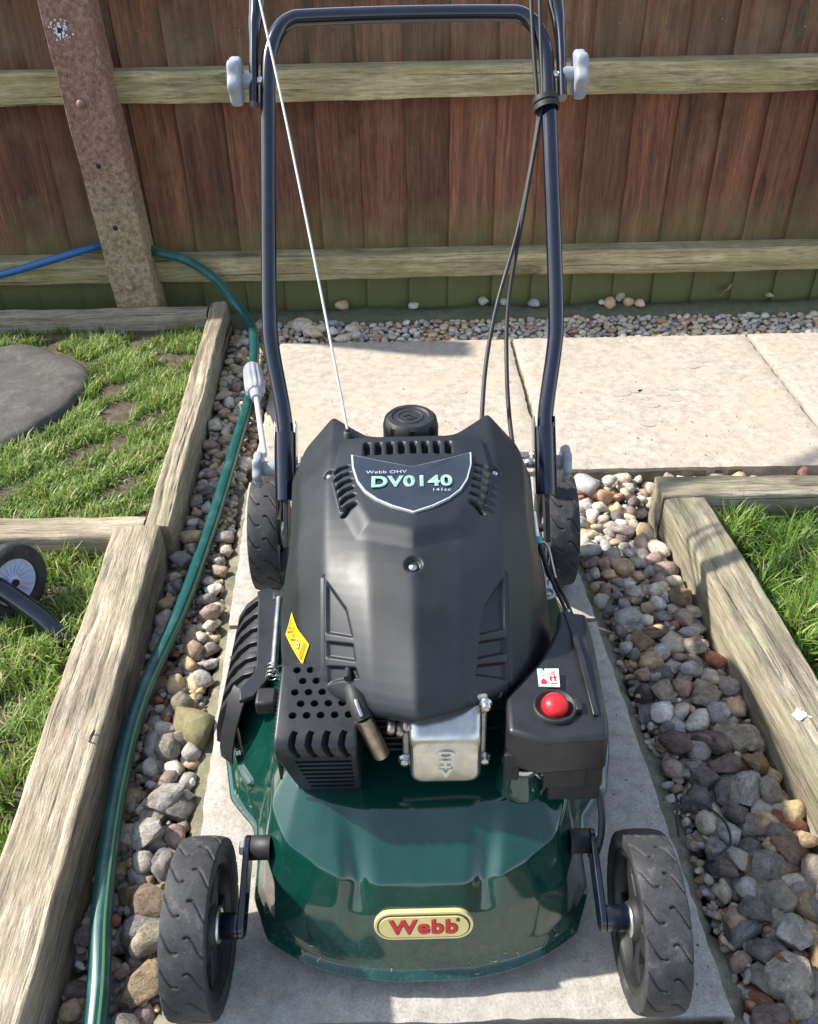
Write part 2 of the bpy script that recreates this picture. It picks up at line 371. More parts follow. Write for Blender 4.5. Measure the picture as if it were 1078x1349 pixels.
# ------------------------------------------------------------------ setting: ground, slabs, gravel
def sheet(name, x0, x1, y0, y1, z, mat, nx=2, ny=2, amp=0, kind='structure'):
    xs = np.linspace(x0, x1, nx); ys = np.linspace(y0, y1, ny); X, Y = np.meshgrid(xs, ys)
    Z = np.full_like(X, z) + amp * (np.sin(X * 37 + Y * 19) * .5 + np.sin(X * 71 - Y * 53 + 1) * .3 + nr.normal(0, .25, X.shape))
    o = fast_mesh(name, np.stack([X, Y, Z], -1).reshape(-1, 3), grid_faces(ny, nx), mat); tag(o, kind=kind); return o
sheet('ground', -60, 60, -60, 60, -.075, SOIL)
gravel = sheet('gravel_bed', -.45, .85, -.35, 2.0, -.045, SOIL, 120, 200, .002)
AX = -.0555                                              # sideways drift of the path per metre
def pathx(x, y): return x + AX * (y - 1.0)

def slab_obj(name, poly, z, t, mat, parent=None, bevel=.004):
    """real slab with a slightly uneven top: fan-gridded quad"""
    a, b, c, d = [Vector((*p, 0)) for p in poly]; n = 40; V = []
    cx = (a + b + c + d) / 4
    for j in range(n + 1):
        for i in range(n + 1):
            s_, t_ = i / n, j / n; p = (a * (1 - s_) + b * s_) * (1 - t_) + (d * (1 - s_) + c * s_) * t_
            e = min(i, n - i, j, n - j); wob = math.sin(p.x * 60) * math.sin(p.y * 47)
            dz = -.003 if e == 0 else 0
            if e == 0: p = p + (cx - p).normalized() * (rng.random() * .003)
            V.append((p.x - cx.x, p.y - cx.y, dz + wob * .0005))
    F = [(j * (n + 1) + i, j * (n + 1) + i + 1, (j + 1) * (n + 1) + i + 1, (j + 1) * (n + 1) + i) for j in range(n) for i in range(n)]
    ring = [i for i in range(n + 1)] + [(j + 1) * (n + 1) - 1 for j in range(1, n + 1)] + [n * (n + 1) + i for i in range(n - 1, -1, -1)] + [j * (n + 1) for j in range(n - 1, 0, -1)]
    k = len(V); V += [(V[i][0], V[i][1], -t) for i in ring]
    F += [(ring[i], k + i, k + (i + 1) % len(ring), ring[(i + 1) % len(ring)]) for i in range(len(ring))]
    mb = MB().add(V, F, True); o = mb.build(name, mat, parent, loc=(cx.x, cx.y, z)); o.data.set_sharp_from_angle(angle=R(40)); return o
path = tag(empty('path'), kind='structure'); patio = tag(empty('patio'), kind='structure')
g = .003
# narrow path under the mower: slabs joined at y = .35 and .90
for y0, y1 in ((-.18, .372), (.378, .905), (.911, 1.272)):
    slab_obj('paving_slab', [(pathx(-.262, y0), y0), (pathx(.254, y0), y0), (pathx(.254, y1), y1), (pathx(-.262, y1), y1)], 0, .05, SLABG, path)
# wide slabs across
gx = [-.803, -.283, .236, .759, 1.281]
for i in range(4):
    a, b = gx[i] + g, gx[i + 1] - g
    if i == 0: continue
    slab_obj('paving_slab', [(a + .006, 1.284), (b + .006, 1.280), (b, 1.816), (a, 1.818)], .004, .05, SLAB, patio)
MB().box(-.27, 1.28, 1.283, 1.812, -.05, -.006).build('mortar_bed', MORTAR, patio)
# mossy haunching either side of the narrow path
for s, x in ((-1, -.262), (1, .254)):
    n = 180; V = []; F = []
    for j in range(n + 1):
        y = -.2 + j / n * 1.47; xe = pathx(x, y) - s * .01; w_ = .027 + .008 * math.sin(y * 21 + s) + rng.random() * .006
        V += [(xe, y, -.012), (xe + s * w_ * .6, y, -.015 - rng.random() * .006), (xe + s * w_ * (1.0 + .3 * rng.random()), y, -.024 - rng.random() * .007), (xe + s * w_ * 1.4, y, -.06)]
    for j in range(n):
        for i in range(3): F.append((j * 4 + i, j * 4 + i + 1, j * 4 + 5 + i, j * 4 + 4 + i))
    MB().add(V, F, True).build('mortar_edge', MORTAR, path)
# stains on the pale slab
st = []
for k, (x, y, r_) in enumerate([(.425, 1.55, .019), (.455, 1.565, .018), (.445, 1.53, .016), (.475, 1.555, .014), (.505, 1.545, .015), (.53, 1.565, .011), (.525, 1.52, .012), (.475, 1.50, .015), (.60, 1.66, .013), (.625, 1.685, .013), (.66, 1.63, .013), (.45, 1.43, .015), (.09, 1.60, .008), (.11, 1.57, .01), (.70, 1.44, .005)]):
    n = 18; mb = MB(); ph = rng.random() * 6
    V = [(x, y, .0046)] + [(x + r_ * (1 + .14 * math.sin(2 * t + ph) + .1 * rng.random()) * math.cos(t), y + r_ * .72 * (1 + .14 * math.cos(3 * t + ph)) * math.sin(t), .0046) for t in [2 * PI * i / n for i in range(n)]]
    mb.add(V, [(0, i + 1, (i + 1) % n + 1) for i in range(n)]); mb.build('stain', SPOT, patio, fix=False)

# kerb of mossy concrete in front of the fence, and the soil behind it
n = 160; V = []; F = []
for j in range(n + 1):
    x = -1.4 + j / n * 2.9; h = .006 * math.sin(x * 23) + rng.random() * .005
    V += [(x, 1.925, -.06), (x, 1.935 + h, -.018), (x, 1.955, -.004 + h * .5), (x, 2.0, .002 - h * .5), (x, 2.03, -.012), (x, 2.07, -.06)]
for j in range(n):
    for i in range(5): F.append((j * 6 + i, j * 6 + i + 1, j * 6 + 7 + i, j * 6 + 6 + i))
tag(MB().add(V, F, True).build('mossy_ground', MOSSY), kind='structure')

# ------------------------------------------------------------------ stones
def stone_mesh(seed, sub=2, angular=.5):
    r_ = random.Random(seed); bm = bmesh.new(); bmesh.ops.create_icosphere(bm, subdivisions=sub, radius=1)
    planes = []
    for _ in range(int(7 + angular * 9)):
        d = Vector((r_.gauss(0, 1), r_.gauss(0, 1), r_.gauss(0, 1))).normalized(); planes.append((d, r_.uniform(.50, .84)))
    ph = [r_.uniform(0, 6) for _ in range(6)]
    for v in bm.verts:
        c = v.co.normalized(); k = 1 + .10 * math.sin(3 * c.x + ph[0]) * math.sin(3.3 * c.y + ph[1]) + .07 * math.sin(5 * c.z + ph[2] + 2 * c.x)
        p = c * k
        for d, h in planes:
            q = p.dot(d)
            if q > h: p = p - d * (q - h) * (.78 + .22 * angular)
        v.co = p
    for v in bm.verts:
        c = v.co; v.co = c * (1 + .022 * math.sin(9 * c.x + ph[3]) * math.sin(8 * c.y + ph[4]) + .012 * math.sin(19 * c.z + ph[5] + 11 * c.x))
    V = np.array([v.co[:] for v in bm.verts]); F = np.array([[l.index for l in f.verts] for f in bm.faces]); bm.free()
    return V / np.abs(V).max(0) , F
SH = [stone_mesh(100 + i, 3 if i < 0 else 2, [.35, .7, .9, 1.0, .95][i % 5]) for i in range(16)]
SH3 = [stone_mesh(100 + i, 3, [.35, .7, .9, 1.0, .95][i % 5]) for i in range(16)]
SHM = []
for V, F in SH3:
    me = bpy.data.meshes.new('stone'); me.from_pydata(V.tolist(), [], F.tolist()); me.polygons.foreach_set('use_smooth', [True] * len(F)); me.materials.append(STONE); me.set_sharp_from_angle(angle=R(30)); SHM.append(me)

hosepts = [(-.285, .28, -.012), (-.298, .40, .008), (-.318, .491, .010), (-.338, .628, .008), (-.343, .764, .010), (-.327, .933, .006), (-.322, 1.08, .0), (-.318, 1.213, .0), (-.315, 1.40, .002), (-.315, 1.56, .0), (-.325, 1.72, .006), (-.343, 1.85, .02), (-.385, 1.93, .045), (-.437, 1.955, .105), (-.50, 1.965, .145), (-.553, 1.97, .158), (-.62, 2.0, .172), (-.677, 1.99, .170)]
def lx(y): return -.385 + .05 * (1.0 - y) + (.024 if y > 1.08 else .012)                    # inner edge of the timbers, left
def rx(y): return (.398 + .0702 * (1.125 - y)) if y < 1.115 else (.375 if y < 1.2 else .84)
cand = []                                                     # (x, y, z, r)
def scatter(x0f, x1f, y0, y1, rf, zbase, tries, dens=.80):
    cell = {}
    for _ in range(tries):
        y = rng.uniform(y0, y1); a, b = x0f(y), x1f(y)
        if b - a < .012: continue
        x = rng.uniform(a, b); r_ = rf(y) * rng.uniform(.62, 1.25)
        if x - a < r_ * .75 or b - x < r_ * .75: continue
        k = (int(x / .04), int(y / .04)); ok = True
        for i in (-1, 0, 1):
            for j in (-1, 0, 1):
                for (X, Y, Q) in cell.get((k[0] + i, k[1] + j), ()):
                    if (X - x) ** 2 + (Y - y) ** 2 < ((Q + r_) * dens) ** 2: ok = False
        if ok:
            cell.setdefault(k, []).append((x, y, r_)); cand.append((x, y, zbase + r_ * .35, r_))
big = lambda y: .0135 + .0065 * max(0, min(1, (1.25 - y) / .7))
for zb, sh in ((-.040, 1.0), (-.026, 1.0), (-.016, .95)):
    scatter(lambda y: pathx(.254, y) + (.02 if zb < -.03 else .010 + (.0 if y > .95 else .012)), rx, .22, 1.275, lambda y: big(y) * sh, zb, 9000 if zb < -.02 else 2600, .80)
    scatter(lx, lambda y: (pathx(-.262, y) - (.03 if zb < -.03 else .015)) if y < 1.27 else -.287, .22, 1.96, lambda y: big(y) * sh, zb, 9000 if zb < -.02 else 2600, .80)
    scatter(lambda y: .34, lambda y: .43 + .9 * max(0, .50 - y) + .3, .15, .56, lambda y: big(y) * sh, zb, 2500)
cand = [c for c in cand if not (c[0] > rx(c[1]) - c[3] * .6 and c[1] > .5)]
hp = [Vector(p) for p in smooth_path(hosepts, 6)]
def near_hose(x, y): return min((p.x - x) ** 2 + (p.y - y) ** 2 for p in hp) ** .5
cand = [c for c in cand if not (c[2] > -.022 and c[0] < -.2 and near_hose(c[0], c[1]) < .012 + c[3] * .5)]
cand = [(x, y, min(z, -.014) if (x < -.2 and near_hose(x, y) < .02 + r_ * .6) else z, r_) for x, y, z, r_ in cand]
# the biggest and nearest, on the upper layer, are single stones; the rest is one mass
def show(c): return c[3] * (1 if c[2] > -.03 else .45) / (c[1] ** 2 + .7) ** .5 * (1 if c[1] > .25 else .3)
cand.sort(key=show, reverse=True)
for k, (x, y, z, r_) in enumerate(cand[:290]):
    o = bpy.data.objects.new('stone', SHM[rng.randrange(16)]); COL.objects.link(o); o.parent = gravel
    o.location = (x, y, z); o.rotation_euler = (rng.gauss(0, .35), rng.gauss(0, .35), rng.uniform(0, 6.28))
    o.scale = (r_ * rng.uniform(1.05, 1.5), r_ * rng.uniform(.85, 1.1), r_ * rng.uniform(.6, .9))
def joined_stones(name, lst, mat, parent, flat=.75):
    VV = []; FF = []; TT = []; k = 0
    for (x, y, z, r_) in lst:
        V, F = SH[rng.randrange(16)]; a = rng.uniform(0, 6.28); t = rng.gauss(0, .35)
        S = V * np.array([r_ * rng.uniform(1.0, 1.45), r_ * rng.uniform(.85, 1.1), r_ * flat * rng.uniform(.85, 1.15)])
        ca, sa, ct, st_ = math.cos(a), math.sin(a), math.cos(t), math.sin(t)
        M = np.array([[ca, -sa, 0], [sa, ca, 0], [0, 0, 1]]) @ np.array([[1, 0, 0], [0, ct, -st_], [0, st_, ct]])
        VV.append(S @ M.T + np.array([x, y, z])); FF.append(F + k); k += len(V); TT.append(np.full(len(V), rng.random()))
    o = fast_mesh(name, np.concatenate(VV), np.concatenate(FF), mat, parent, True, tone=np.concatenate(TT)); tag(o, kind='stuff'); return o
rest = cand[290:]; cand = []
scatter(lambda y: pathx(.254, y) + .012, rx, .22, 1.275, lambda y: .0062, -.030, 2600, .6); scatter(lx, lambda y: (pathx(-.262, y) - .015) if y < 1.27 else -.287, .22, 1.96, lambda y: .0062, -.030, 2600, .6)
scatter(lambda y: pathx(.254, y) + .012, rx, .22, 1.275, lambda y: .0055, -.020, 900, .6); scatter(lx, lambda y: (pathx(-.262, y) - .015) if y < 1.27 else -.287, .22, 1.96, lambda y: .0055, -.020, 900, .6)
joined_stones('small_stones', rest + cand, STONEA, gravel)
# pale shingle: strip behind the wide slabs, and the bright patch beside the rear wheel
cand = []
for zb in (-.038, -.022, -.012):
    scatter(lambda y: -.30, lambda y: 1.25, 1.822, 1.945, lambda y: .0088, zb, 14000 if zb < -.02 else 4500, .80)
joined_stones('shingle', cand, SHINGLE, gravel)
extra = [(-.27 + rng.random() * .16, 1.83 + rng.random() * .09, .004, .012 + rng.random() * .008) for _ in range(14)]
extra += [(x, 1.985 + rng.random() * .04, .008, .008 + rng.random() * .009) for x in (.47, .49, .52, .535, .56, .19, .24, .02, .31, .88, -.15)]
extra += [(.30, 1.24, .0, .022), (.345, 1.25, .0, .013), (.325, 1.20, .0, .017)]
joined_stones('loose_stones', extra, SHINGLE, gravel)
_b = joined_stones('stone', [(-.272, .735, -.014, .033)], m_concrete('mossy_rock', (.13, .11, .05), (.23, .19, .10), (.34, .29, .17), (.16, .16, .07), .4, .6), gravel, 1.0); del _b['kind']

# crumbs of soil and grit lying on the slabs
mb = MB()
for k in range(420):
    if k % 3: x, y, z = rng.uniform(-.27, 1.1), 1.283 + abs(rng.gauss(0, .16)), .0066
    else:
        y = rng.uniform(.2, 1.25); e = rng.choice((-1, 1)); x = pathx(-.254 if e < 0 else .246, y) - e * abs(rng.gauss(0, .03)); z = .0008
    if y > 1.80 or 1.24 < y < 1.283: continue
    r_ = rng.uniform(.0004, .0013) * (1 if rng.random() < .9 else 1.6); a = rng.uniform(0, 6); n = 5
    mb.add([(x, y, z + r_ * .8)] + [(x + r_ * math.cos(a + 2 * PI * i / n) * rng.uniform(.6, 1.3), y + r_ * math.sin(a + 2 * PI * i / n), z - .001) for i in range(n)], [(0, i + 1, (i + 1) % n + 1) for i in range(n)], True)
tag(mb.build('grit', simple('soil_crumbs', (.05, .04, .03), (.22, .18, .13), .9, scale=60)), kind='stuff')

# ------------------------------------------------------------------ timbers
def timber(name, p0, p1, w_, ztop, h, mat, label, seed, taper=0, parent=None, cut=0):
    """weathered beam from p0 to p1 (centre line of its top), worn edges and long splits as real relief"""
    a, b = Vector((*p0, 0)), Vector((*p1, 0)); L = (b - a).length; ang = math.atan2(b.y - a.y, b.x - a.x); r_ = random.Random(seed)
    nx, prof = int(L / .006) + 2, []
    hw = w_ / 2; rd = .004
    for (y, z) in ((-hw, -h), (-hw, -h * .6), (-hw, -h * .3), (-hw, -rd), (-hw + rd * .4, -rd * .3), (-hw + rd, 0)): prof.append((y, z))
    for i in range(1, 14): prof.append((-hw + rd + (w_ - 2 * rd) * i / 14, 0))
    for (y, z) in ((hw - rd, 0), (hw - rd * .4, -rd * .3), (hw, -rd), (hw, -h * .3), (hw, -h * .6), (hw, -h)): prof.append((y, z))
    splits = [(r_.uniform(-.8, .8) * hw, r_.uniform(0, L), r_.uniform(.06, .3) * L + .05, r_.uniform(.0008, .002)) for _ in range(7)]
    ph = [r_.uniform(0, 6) for _ in range(8)]
    n = len(prof); V = []
    for i in range(nx):
        x = -L / 2 + L * i / (nx - 1); X = x + L / 2
        for (y, z) in prof:
            e = abs(y) / hw; dy = .0007 * math.sin(X * 17 + ph[0]) + .0004 * math.sin(X * 61 + ph[1])
            dz = .0008 * math.sin(X * 19 + ph[2]) + .0006 * math.sin(X * 60 + y * 90 + ph[3])
            if z > -.01 and e > .8: dz -= max(0, math.sin(X * 23 + ph[4] + (3 if y > 0 else 0)) * math.sin(X * 57 + ph[5])) * .0022 * (e - .8) / .2
            for sy, sx, sl_, sw in splits:
                if z > -.001 and abs(X - sx) < sl_:
                    q = abs(y - sy - .003 * math.sin(X * 15 + sx)); dz -= .0035 * math.exp(-(q / (sw * 1.6)) ** 2) * (1 - abs(X - sx) / sl_)
            ex = 0
            if cut and i == nx - 1: ex = -cut * (y / hw)
            V.append((x + ex + (r_.gauss(0, .0004)), y + dy * (1 if y > 0 else -1) * (1 - taper * i / nx), z + dz))
    F = [(i * n + k, i * n + k + 1, (i + 1) * n + k + 1, (i + 1) * n + k) for i in range(nx - 1) for k in range(n - 1)]
    F += [tuple(range(n))[::-1], tuple(range((nx - 1) * n, nx * n))]
    mb = MB().add(V, F, True); o = mb.build(name, mat, parent, loc=((a.x + b.x) / 2, (a.y + b.y) / 2, ztop), rz=ang); o.data.set_sharp_from_angle(angle=R(42))
    if label: tag(o, label, 'timber')
    return o
timber('lawn_edging', (-1.6, 1.905), (-.450, 1.905), .038, .050, .11, WOODSIDE, 'thin pale edging board along the far end of the left lawn', 1)
timber('lawn_edging', (-.428, 1.942), (-.385, 1.078), .038, .0505, .11, WOODSIDE, 'long narrow edging timber between the upper left lawn and the pebbles', 2)
timber('lawn_edging', (-1.5, 1.088), (-.408, 1.088), .052, .046, .12, WOODTOP, 'short cracked cross timber dividing the two patches of left lawn', 3)
timber('sleeper', (-.366, .10), (-.412, 1.072), .070, .055, .13, WOODTOP, 'thick pale weathered sleeper at lower left with its right side in shadow', 4)
timber('sleeper', (.400, 1.158), (1.5, 1.150), .056, .050, .12, WOODRIGHT, 'cross timber at the far end of the right grass bed, against the paving slab', 5)
s6 = timber('sleeper', (.505, .10), (.433, 1.125), .066, .050, .13, WOODRIGHT, 'long greenish sleeper on the right with a white splat on its top', 6)
# white splat, screw hook
mb = MB()
for k in range(34):
    a = rng.uniform(0, 6.28); d = abs(rng.gauss(0, .005)); x, y = .4475 + d * math.cos(a) * 1.1, .684 + d * math.sin(a); r_ = rng.uniform(.0008, .0035) * (1 if d < .008 else .5)
    n = 8; mb.add([(x, y, .0518)] + [(x + r_ * math.cos(2 * PI * i / n) * rng.uniform(.7, 1.2), y + r_ * math.sin(2 * PI * i / n), .0510) for i in range(n)], [(0, i + 1, (i + 1) % n + 1) for i in range(n)])
SPL = simple('white_splat', (.52, .56, .60), (.72, .75, .78), .7); tag(mb.build('bird_dropping', SPL), 'small white splat on top of the right-hand sleeper', 'bird dropping')
ring = [Vector((-.366 + .004 * math.sin(t), .667 + .006 * math.cos(t), .0605 + .006 * math.sin(t))) for t in [-1.6 + i / 24 * 5.8 for i in range(25)]]
tag(MB().tube(ring, .0009, 6).build('wire_hook', BLACKIN), 'tiny dark wire loop on the edge of the left sleeper', 'wire hook')
loop = smooth_path([(.283, .560, .004), (.289, .590, .008), (.312, .598, .010), (.335, .577, .008), (.336, .552, .006), (.322, .538, .006), (.312, .536, .004)], 6)
mb = MB().tube(loop, .0014, 8); mb.box(.306, .313, .530, .537, .0, .007); tag(mb.build('cable_tie', PLAST), 'thin black cable tie loop lying on the right-hand pebbles', 'cable tie')

# ------------------------------------------------------------------ fence
fence = tag(empty('fence', (0, 2.04, 0)), 'brown stained closeboard wooden fence with green algae on its rails, behind the mower', 'fence')
k0 = -.185; P_ = .0975; TOPZ = .74
for k in range(-16, 19):
    x0 = k0 + k * P_ + rng.gauss(0, .0012); wd = P_ + .014; t0, t1 = .0135, .004; ln = rng.gauss(0, .002)
    mb = MB(); nz = 26; V = []; F = []; ph = rng.random() * 6
    for j in range(nz + 1):
        z = -.03 + (TOPZ + .03) * j / nz + (rng.gauss(0, .002) if j == nz else 0); s = .0012 * math.sin(z * 9 + ph); xx = x0 + ln * (z - .4) * 2
        V += [(xx + .0006 * math.sin(z * 41 + ph), -t0 + s, z), (xx + wd * .5, -(t0 + t1) / 2 + s + .0006 * math.sin(z * 23), z), (xx + wd, -t1 + s, z), (xx + wd, .006, z), (xx, .0, z)]
    for j in range(nz):
        for i in range(5): F.append((j * 5 + i, j * 5 + (i + 1) % 5, (j + 1) * 5 + (i + 1) % 5, (j + 1) * 5 + i))
    F += [(0, 1, 2, 3, 4), tuple(range(nz * 5, nz * 5 + 5))]
    ob = mb.add(V, F).build('board', BOARD, fence); ob.location = (0, rng.uniform(-.0022, .0022), 0)
def rail(z0, z1, nm, y0=-.060, y1=-.0125):
    n = 220; V = []; F = []
    for j in range(n + 1):
        x = -1.75 + 3.6 * j / n; a = .0016 * math.sin(x * 7) + .0008 * math.sin(x * 31) + rng.gauss(0, .0002)
        V += [(x, y1, z0), (x, y0 + .002, z0 + a), (x, y0, z0 + .004 + a), (x, y0 + .0005, (z0 + z1) / 2), (x, y0, z1 - .005 + a), (x, y0 + .005, z1 + a), (x, (y0 + y1) / 2, z1 + .001 + a), (x, y1, z1 + .002)]
    for j in range(n):
        for i in range(7): F.append((j * 8 + i, j * 8 + i + 1, j * 8 + 9 + i, j * 8 + 8 + i))
    F += [tuple(range(8))[::-1], tuple(range(n * 8, n * 8 + 8))]
    o = MB().add(V, F, True).build('rail', RAIL, fence); o.data.set_sharp_from_angle(angle=R(35)); return o
rail(.468, .528, 'u'); rail(.084, .138, 'l')
NAIL = simple('rusty_nail', (.08, .06, .05), (.2, .17, .14), .6); nm_ = None
for x in [k0 + k * P_ + .05 for k in range(-12, 12)]:
    for z in (.590, .548):
        if z == .548: continue
        if nm_ is None: nb = MB().lathe([(-.0125, .0001), (-.0125, .0026), (-.009, .003)], 8, 'y').build('nail', NAIL, fence); nm_ = nb.data
        else: nb = bpy.data.objects.new('nail', nm_); COL.objects.link(nb); nb.parent = fence
        nb.location = (x + rng.gauss(0, .006), 0, z + rng.gauss(0, .004))

post = tag(empty('fence_post', (-.617, 1.978, 0)), 'rusty reddish brown post with bolts and holes, in front of the left fence', 'post')
V = []; F = []; n = 60
for j in range(n + 1):
    z = -.06 + .80 * j / n; a = .0007 * math.sin(z * 40) + rng.gauss(0, .0002); dx = -.036 * (z - .1)
    V += [(-.048 + dx + a, -.048, z), (.0475 + dx + a, -.050 + a, z), (.0495 + dx, -.047, z), (.0495 + dx, .020, z), (-.048 + dx, .020, z)]
for j in range(n):
    for i in range(5): F.append((j * 5 + i, j * 5 + (i + 1) % 5, (j + 1) * 5 + (i + 1) % 5, (j + 1) * 5 + i))
F += [(4, 3, 2, 1, 0), tuple(range(n * 5, n * 5 + 5))]
MB().add(V, F).build('shaft', RUST, post, bevel=.002)
for x, z in ((-.024, .482), (-.004, .095)):
    MB().lathe([(-.0620, .0001), (-.0615, .005), (-.058, .0085), (-.053, .0098), (-.049, .0098)], 20, 'y', (x, 0, z)).build('bolt', RUST, post)
for x, z, h in ((-.036, .612, 1), (-.018, .360, 0), (-.010, .230, 0)):
    MB().lathe([(-.0512, .0001), (-.0512, .0042), (-.0500, .0052), (-.049, .0054)], 16, 'y', (x, 0, z)).build('hole', BLACKIN, post)
mb = MB()
for k in range(60):
    a = rng.uniform(0, 6.28); d = abs(rng.gauss(0, .011)) + .0055; x, z = -.036 + d * math.cos(a), .612 + d * math.sin(a); r_ = rng.uniform(.0008, .0026)
    mb.add([(x + r_ * math.cos(2 * PI * i / 7) * rng.uniform(.6, 1.2), -.0513 - rng.random() * .0004, z + r_ * math.sin(2 * PI * i / 7)) for i in range(7)], [tuple(range(7))])
mb.build('paint_spot', SPL, post)
# fallen leaf
lv = [(.764, 2.018, .018), (.772, 2.012, .030), (.781, 2.016, .040), (.786, 2.022, .030), (.779, 2.024, .016), (.776, 2.012, .026)]
mb = MB().add(lv, [(0, 1, 5), (1, 2, 5), (2, 3, 5), (3, 4, 5), (4, 0, 5)]); mb.tube([(.770, 2.02, .014), (.757, 2.015, .008)], .0007, 5)
tag(mb.build('dead_leaf', simple('dry_leaf', (.26, .13, .08), (.42, .25, .17), .7)), 'curled brown dead leaf at the foot of the fence on the right', 'leaf')

# ------------------------------------------------------------------ stepping stone in the left lawn
c = Vector((-.845, 1.565)); n = 80; rows = [(0, .028), (.5, .029), (.8, .028), (.93, .026), (.985, .020), (1, .010), (1, -.03)]; V = [(c.x, c.y, .029)]; F = []
for f_, z in rows[1:]:
    for i in range(n):
        t = 2 * PI * i / n; rr = .193 * (1 + .04 * math.sin(3 * t + 1) + .03 * math.sin(5 * t) + .008 * math.sin(17 * t)) * f_
        V.append((c.x + rr * math.cos(t), c.y + rr * math.sin(t) * 1.22, z + .0015 * math.sin(9 * t + f_ * 8)))
F = [(0, 1 + i, 1 + (i + 1) % n) for i in range(n)] + [(1 + j * n + i, 1 + j * n + (i + 1) % n, 1 + (j + 1) * n + (i + 1) % n, 1 + (j + 1) * n + i) for j in range(5) for i in range(n)]
tag(MB().add(V, [f[::-1] for f in F], True).build('stepping_stone', SLATE), 'dark grey round stepping stone set in the upper left lawn', 'stepping stone')

# ------------------------------------------------------------------ lawns
def soil_bed(name, x0, x1, y0, y1, z):
    return sheet(name, x0, x1, y0, y1, z, SOIL, 60, 60, .003)
soil_bed('left_lawn_soil', -1.7, -.400, 1.11, 1.93, .008); soil_bed('lower_lawn_soil', -1.7, -.41, .05, 1.08, .0); soil_bed('right_lawn_soil', .47, 1.7, .05, 1.128, -.006)
def grass(name, n, region, z0, hmin, hmax, tonebase, seed, patch=.5, clumps=None, width=.0011):
    g_ = np.random.default_rng(seed); x0, x1, y0, y1 = region
    P = np.stack([g_.uniform(x0(None) if callable(x0) else x0, x1, n * 2), g_.uniform(y0, y1, n * 2)], 1)
    f1 = np.sin(P[:, 0] * 31 + 1.3 * seed) * np.sin(P[:, 1] * 27 + seed) + .6 * np.sin(P[:, 0] * 67 - P[:, 1] * 53 + seed)
    keep = g_.random(n * 2) < np.clip(.62 + patch * f1, .05, 1)
    P = P[keep]; f1 = f1[keep]
    ins = np.array([region_ok(name, x, y) for x, y in P]); P = P[ins]; f1 = f1[ins]; P = P[:n]; f1 = f1[:n]; n = len(P)
    # blades gather in tufts that lean outward together
    tn = max(60, n // 26); TC = np.stack([g_.uniform(x0, x1, tn), g_.uniform(y0, y1, tn)], 1); TA = g_.uniform(0, 2 * np.pi, tn)
    idx = np.empty(n, int)
    for s in range(0, n, 4000):
        d = ((P[s:s + 4000, None, :] - TC[None]) ** 2).sum(-1); idx[s:s + 4000] = d.argmin(1)
    V2 = P - TC[idx]; ang = np.arctan2(V2[:, 1], V2[:, 0]) * .6 + TA[idx] * .5 + g_.normal(0, .8, n)
    h = g_.uniform(hmin, hmax, n) * (1 + .25 * np.clip(f1, -1, 1)) * g_.choice([1, 1, 1, .6, 1.35], n)
    lean = np.clip(g_.normal(.55, .32, n), .05, 1.25); wd = width * g_.uniform(.7, 1.5, n)
    D = np.stack([np.cos(ang), np.sin(ang)], 1); S = np.stack([-D[:, 1], D[:, 0]], 1)
    lv = []
    for t in (0, .33, .66, 1.0):
        ho = h * (t * np.cos(lean * t)); out = h * np.sin(lean * t * 1.25) * t
        c_ = np.concatenate([P + D * out[:, None], (z0 + ho)[:, None]], 1); ww = wd * (1 - t ** 1.7) + .0001
        sd = np.concatenate([S * ww[:, None], np.zeros((n, 1))], 1)
        lv += [c_ - sd, c_ + sd]
    V = np.stack(lv, 1); base = np.arange(n)[:, None] * 8
    F = np.concatenate([base + np.array([0, 1, 3, 2]) + 2 * k for k in range(3)], 0)
    tone = np.clip(g_.normal(tonebase, .17, n) + .12 * f1, 0, .90); dry = g_.random(n) < .06; tone[dry] = g_.uniform(.9, 1, dry.sum())
    o = fast_mesh(name, V.reshape(-1, 3), F, GRASS, None, False, tone=np.repeat(tone, 8)); tag(o, kind='stuff'); return o
bare = [(-.62, 1.865, .12, .022), (-.50, 1.74, .05, .02), (-.43, 1.14, .035, .025), (-.56, 1.50, .035, .05), (-.80, 1.86, .16, .02), (-.60, 1.60, .02, .03), (-.53, 1.38, .02, .03)]
def region_ok(name, x, y):
    if name == 'left_lawn_grass':
        if ((x - c.x) / .200) ** 2 + ((y - c.y) / .243) ** 2 < 1: return False
        if y > 1.888 or x > -.405 - .05 * (y - 1.08) - .004: return False
        for bx, by, ra, rb in bare:
            if ((x - bx) / ra) ** 2 + ((y - by) / rb) ** 2 < 1: return False
        return True
    if name == 'lower_lawn_grass': return x < -.412 + .047 * (1.07 - y) - .04 and y < 1.072
    return x > .438 + .07 * (1.125 - y) + .034 and y < 1.128
grass('left_lawn_grass', 44000, (-1.25, -.40, 1.11, 1.93), .006, .010, .024, .55, 3, .50, width=.0012)
grass('lower_lawn_grass', 20000, (-.95, -.40, .40, 1.07), -.002, .016, .034, .55, 4, .40, width=.0013)
grass('right_lawn_grass', 30000, (.45, 1.15, .45, 1.13), -.008, .022, .048, .40, 6, .25, width=.0015)

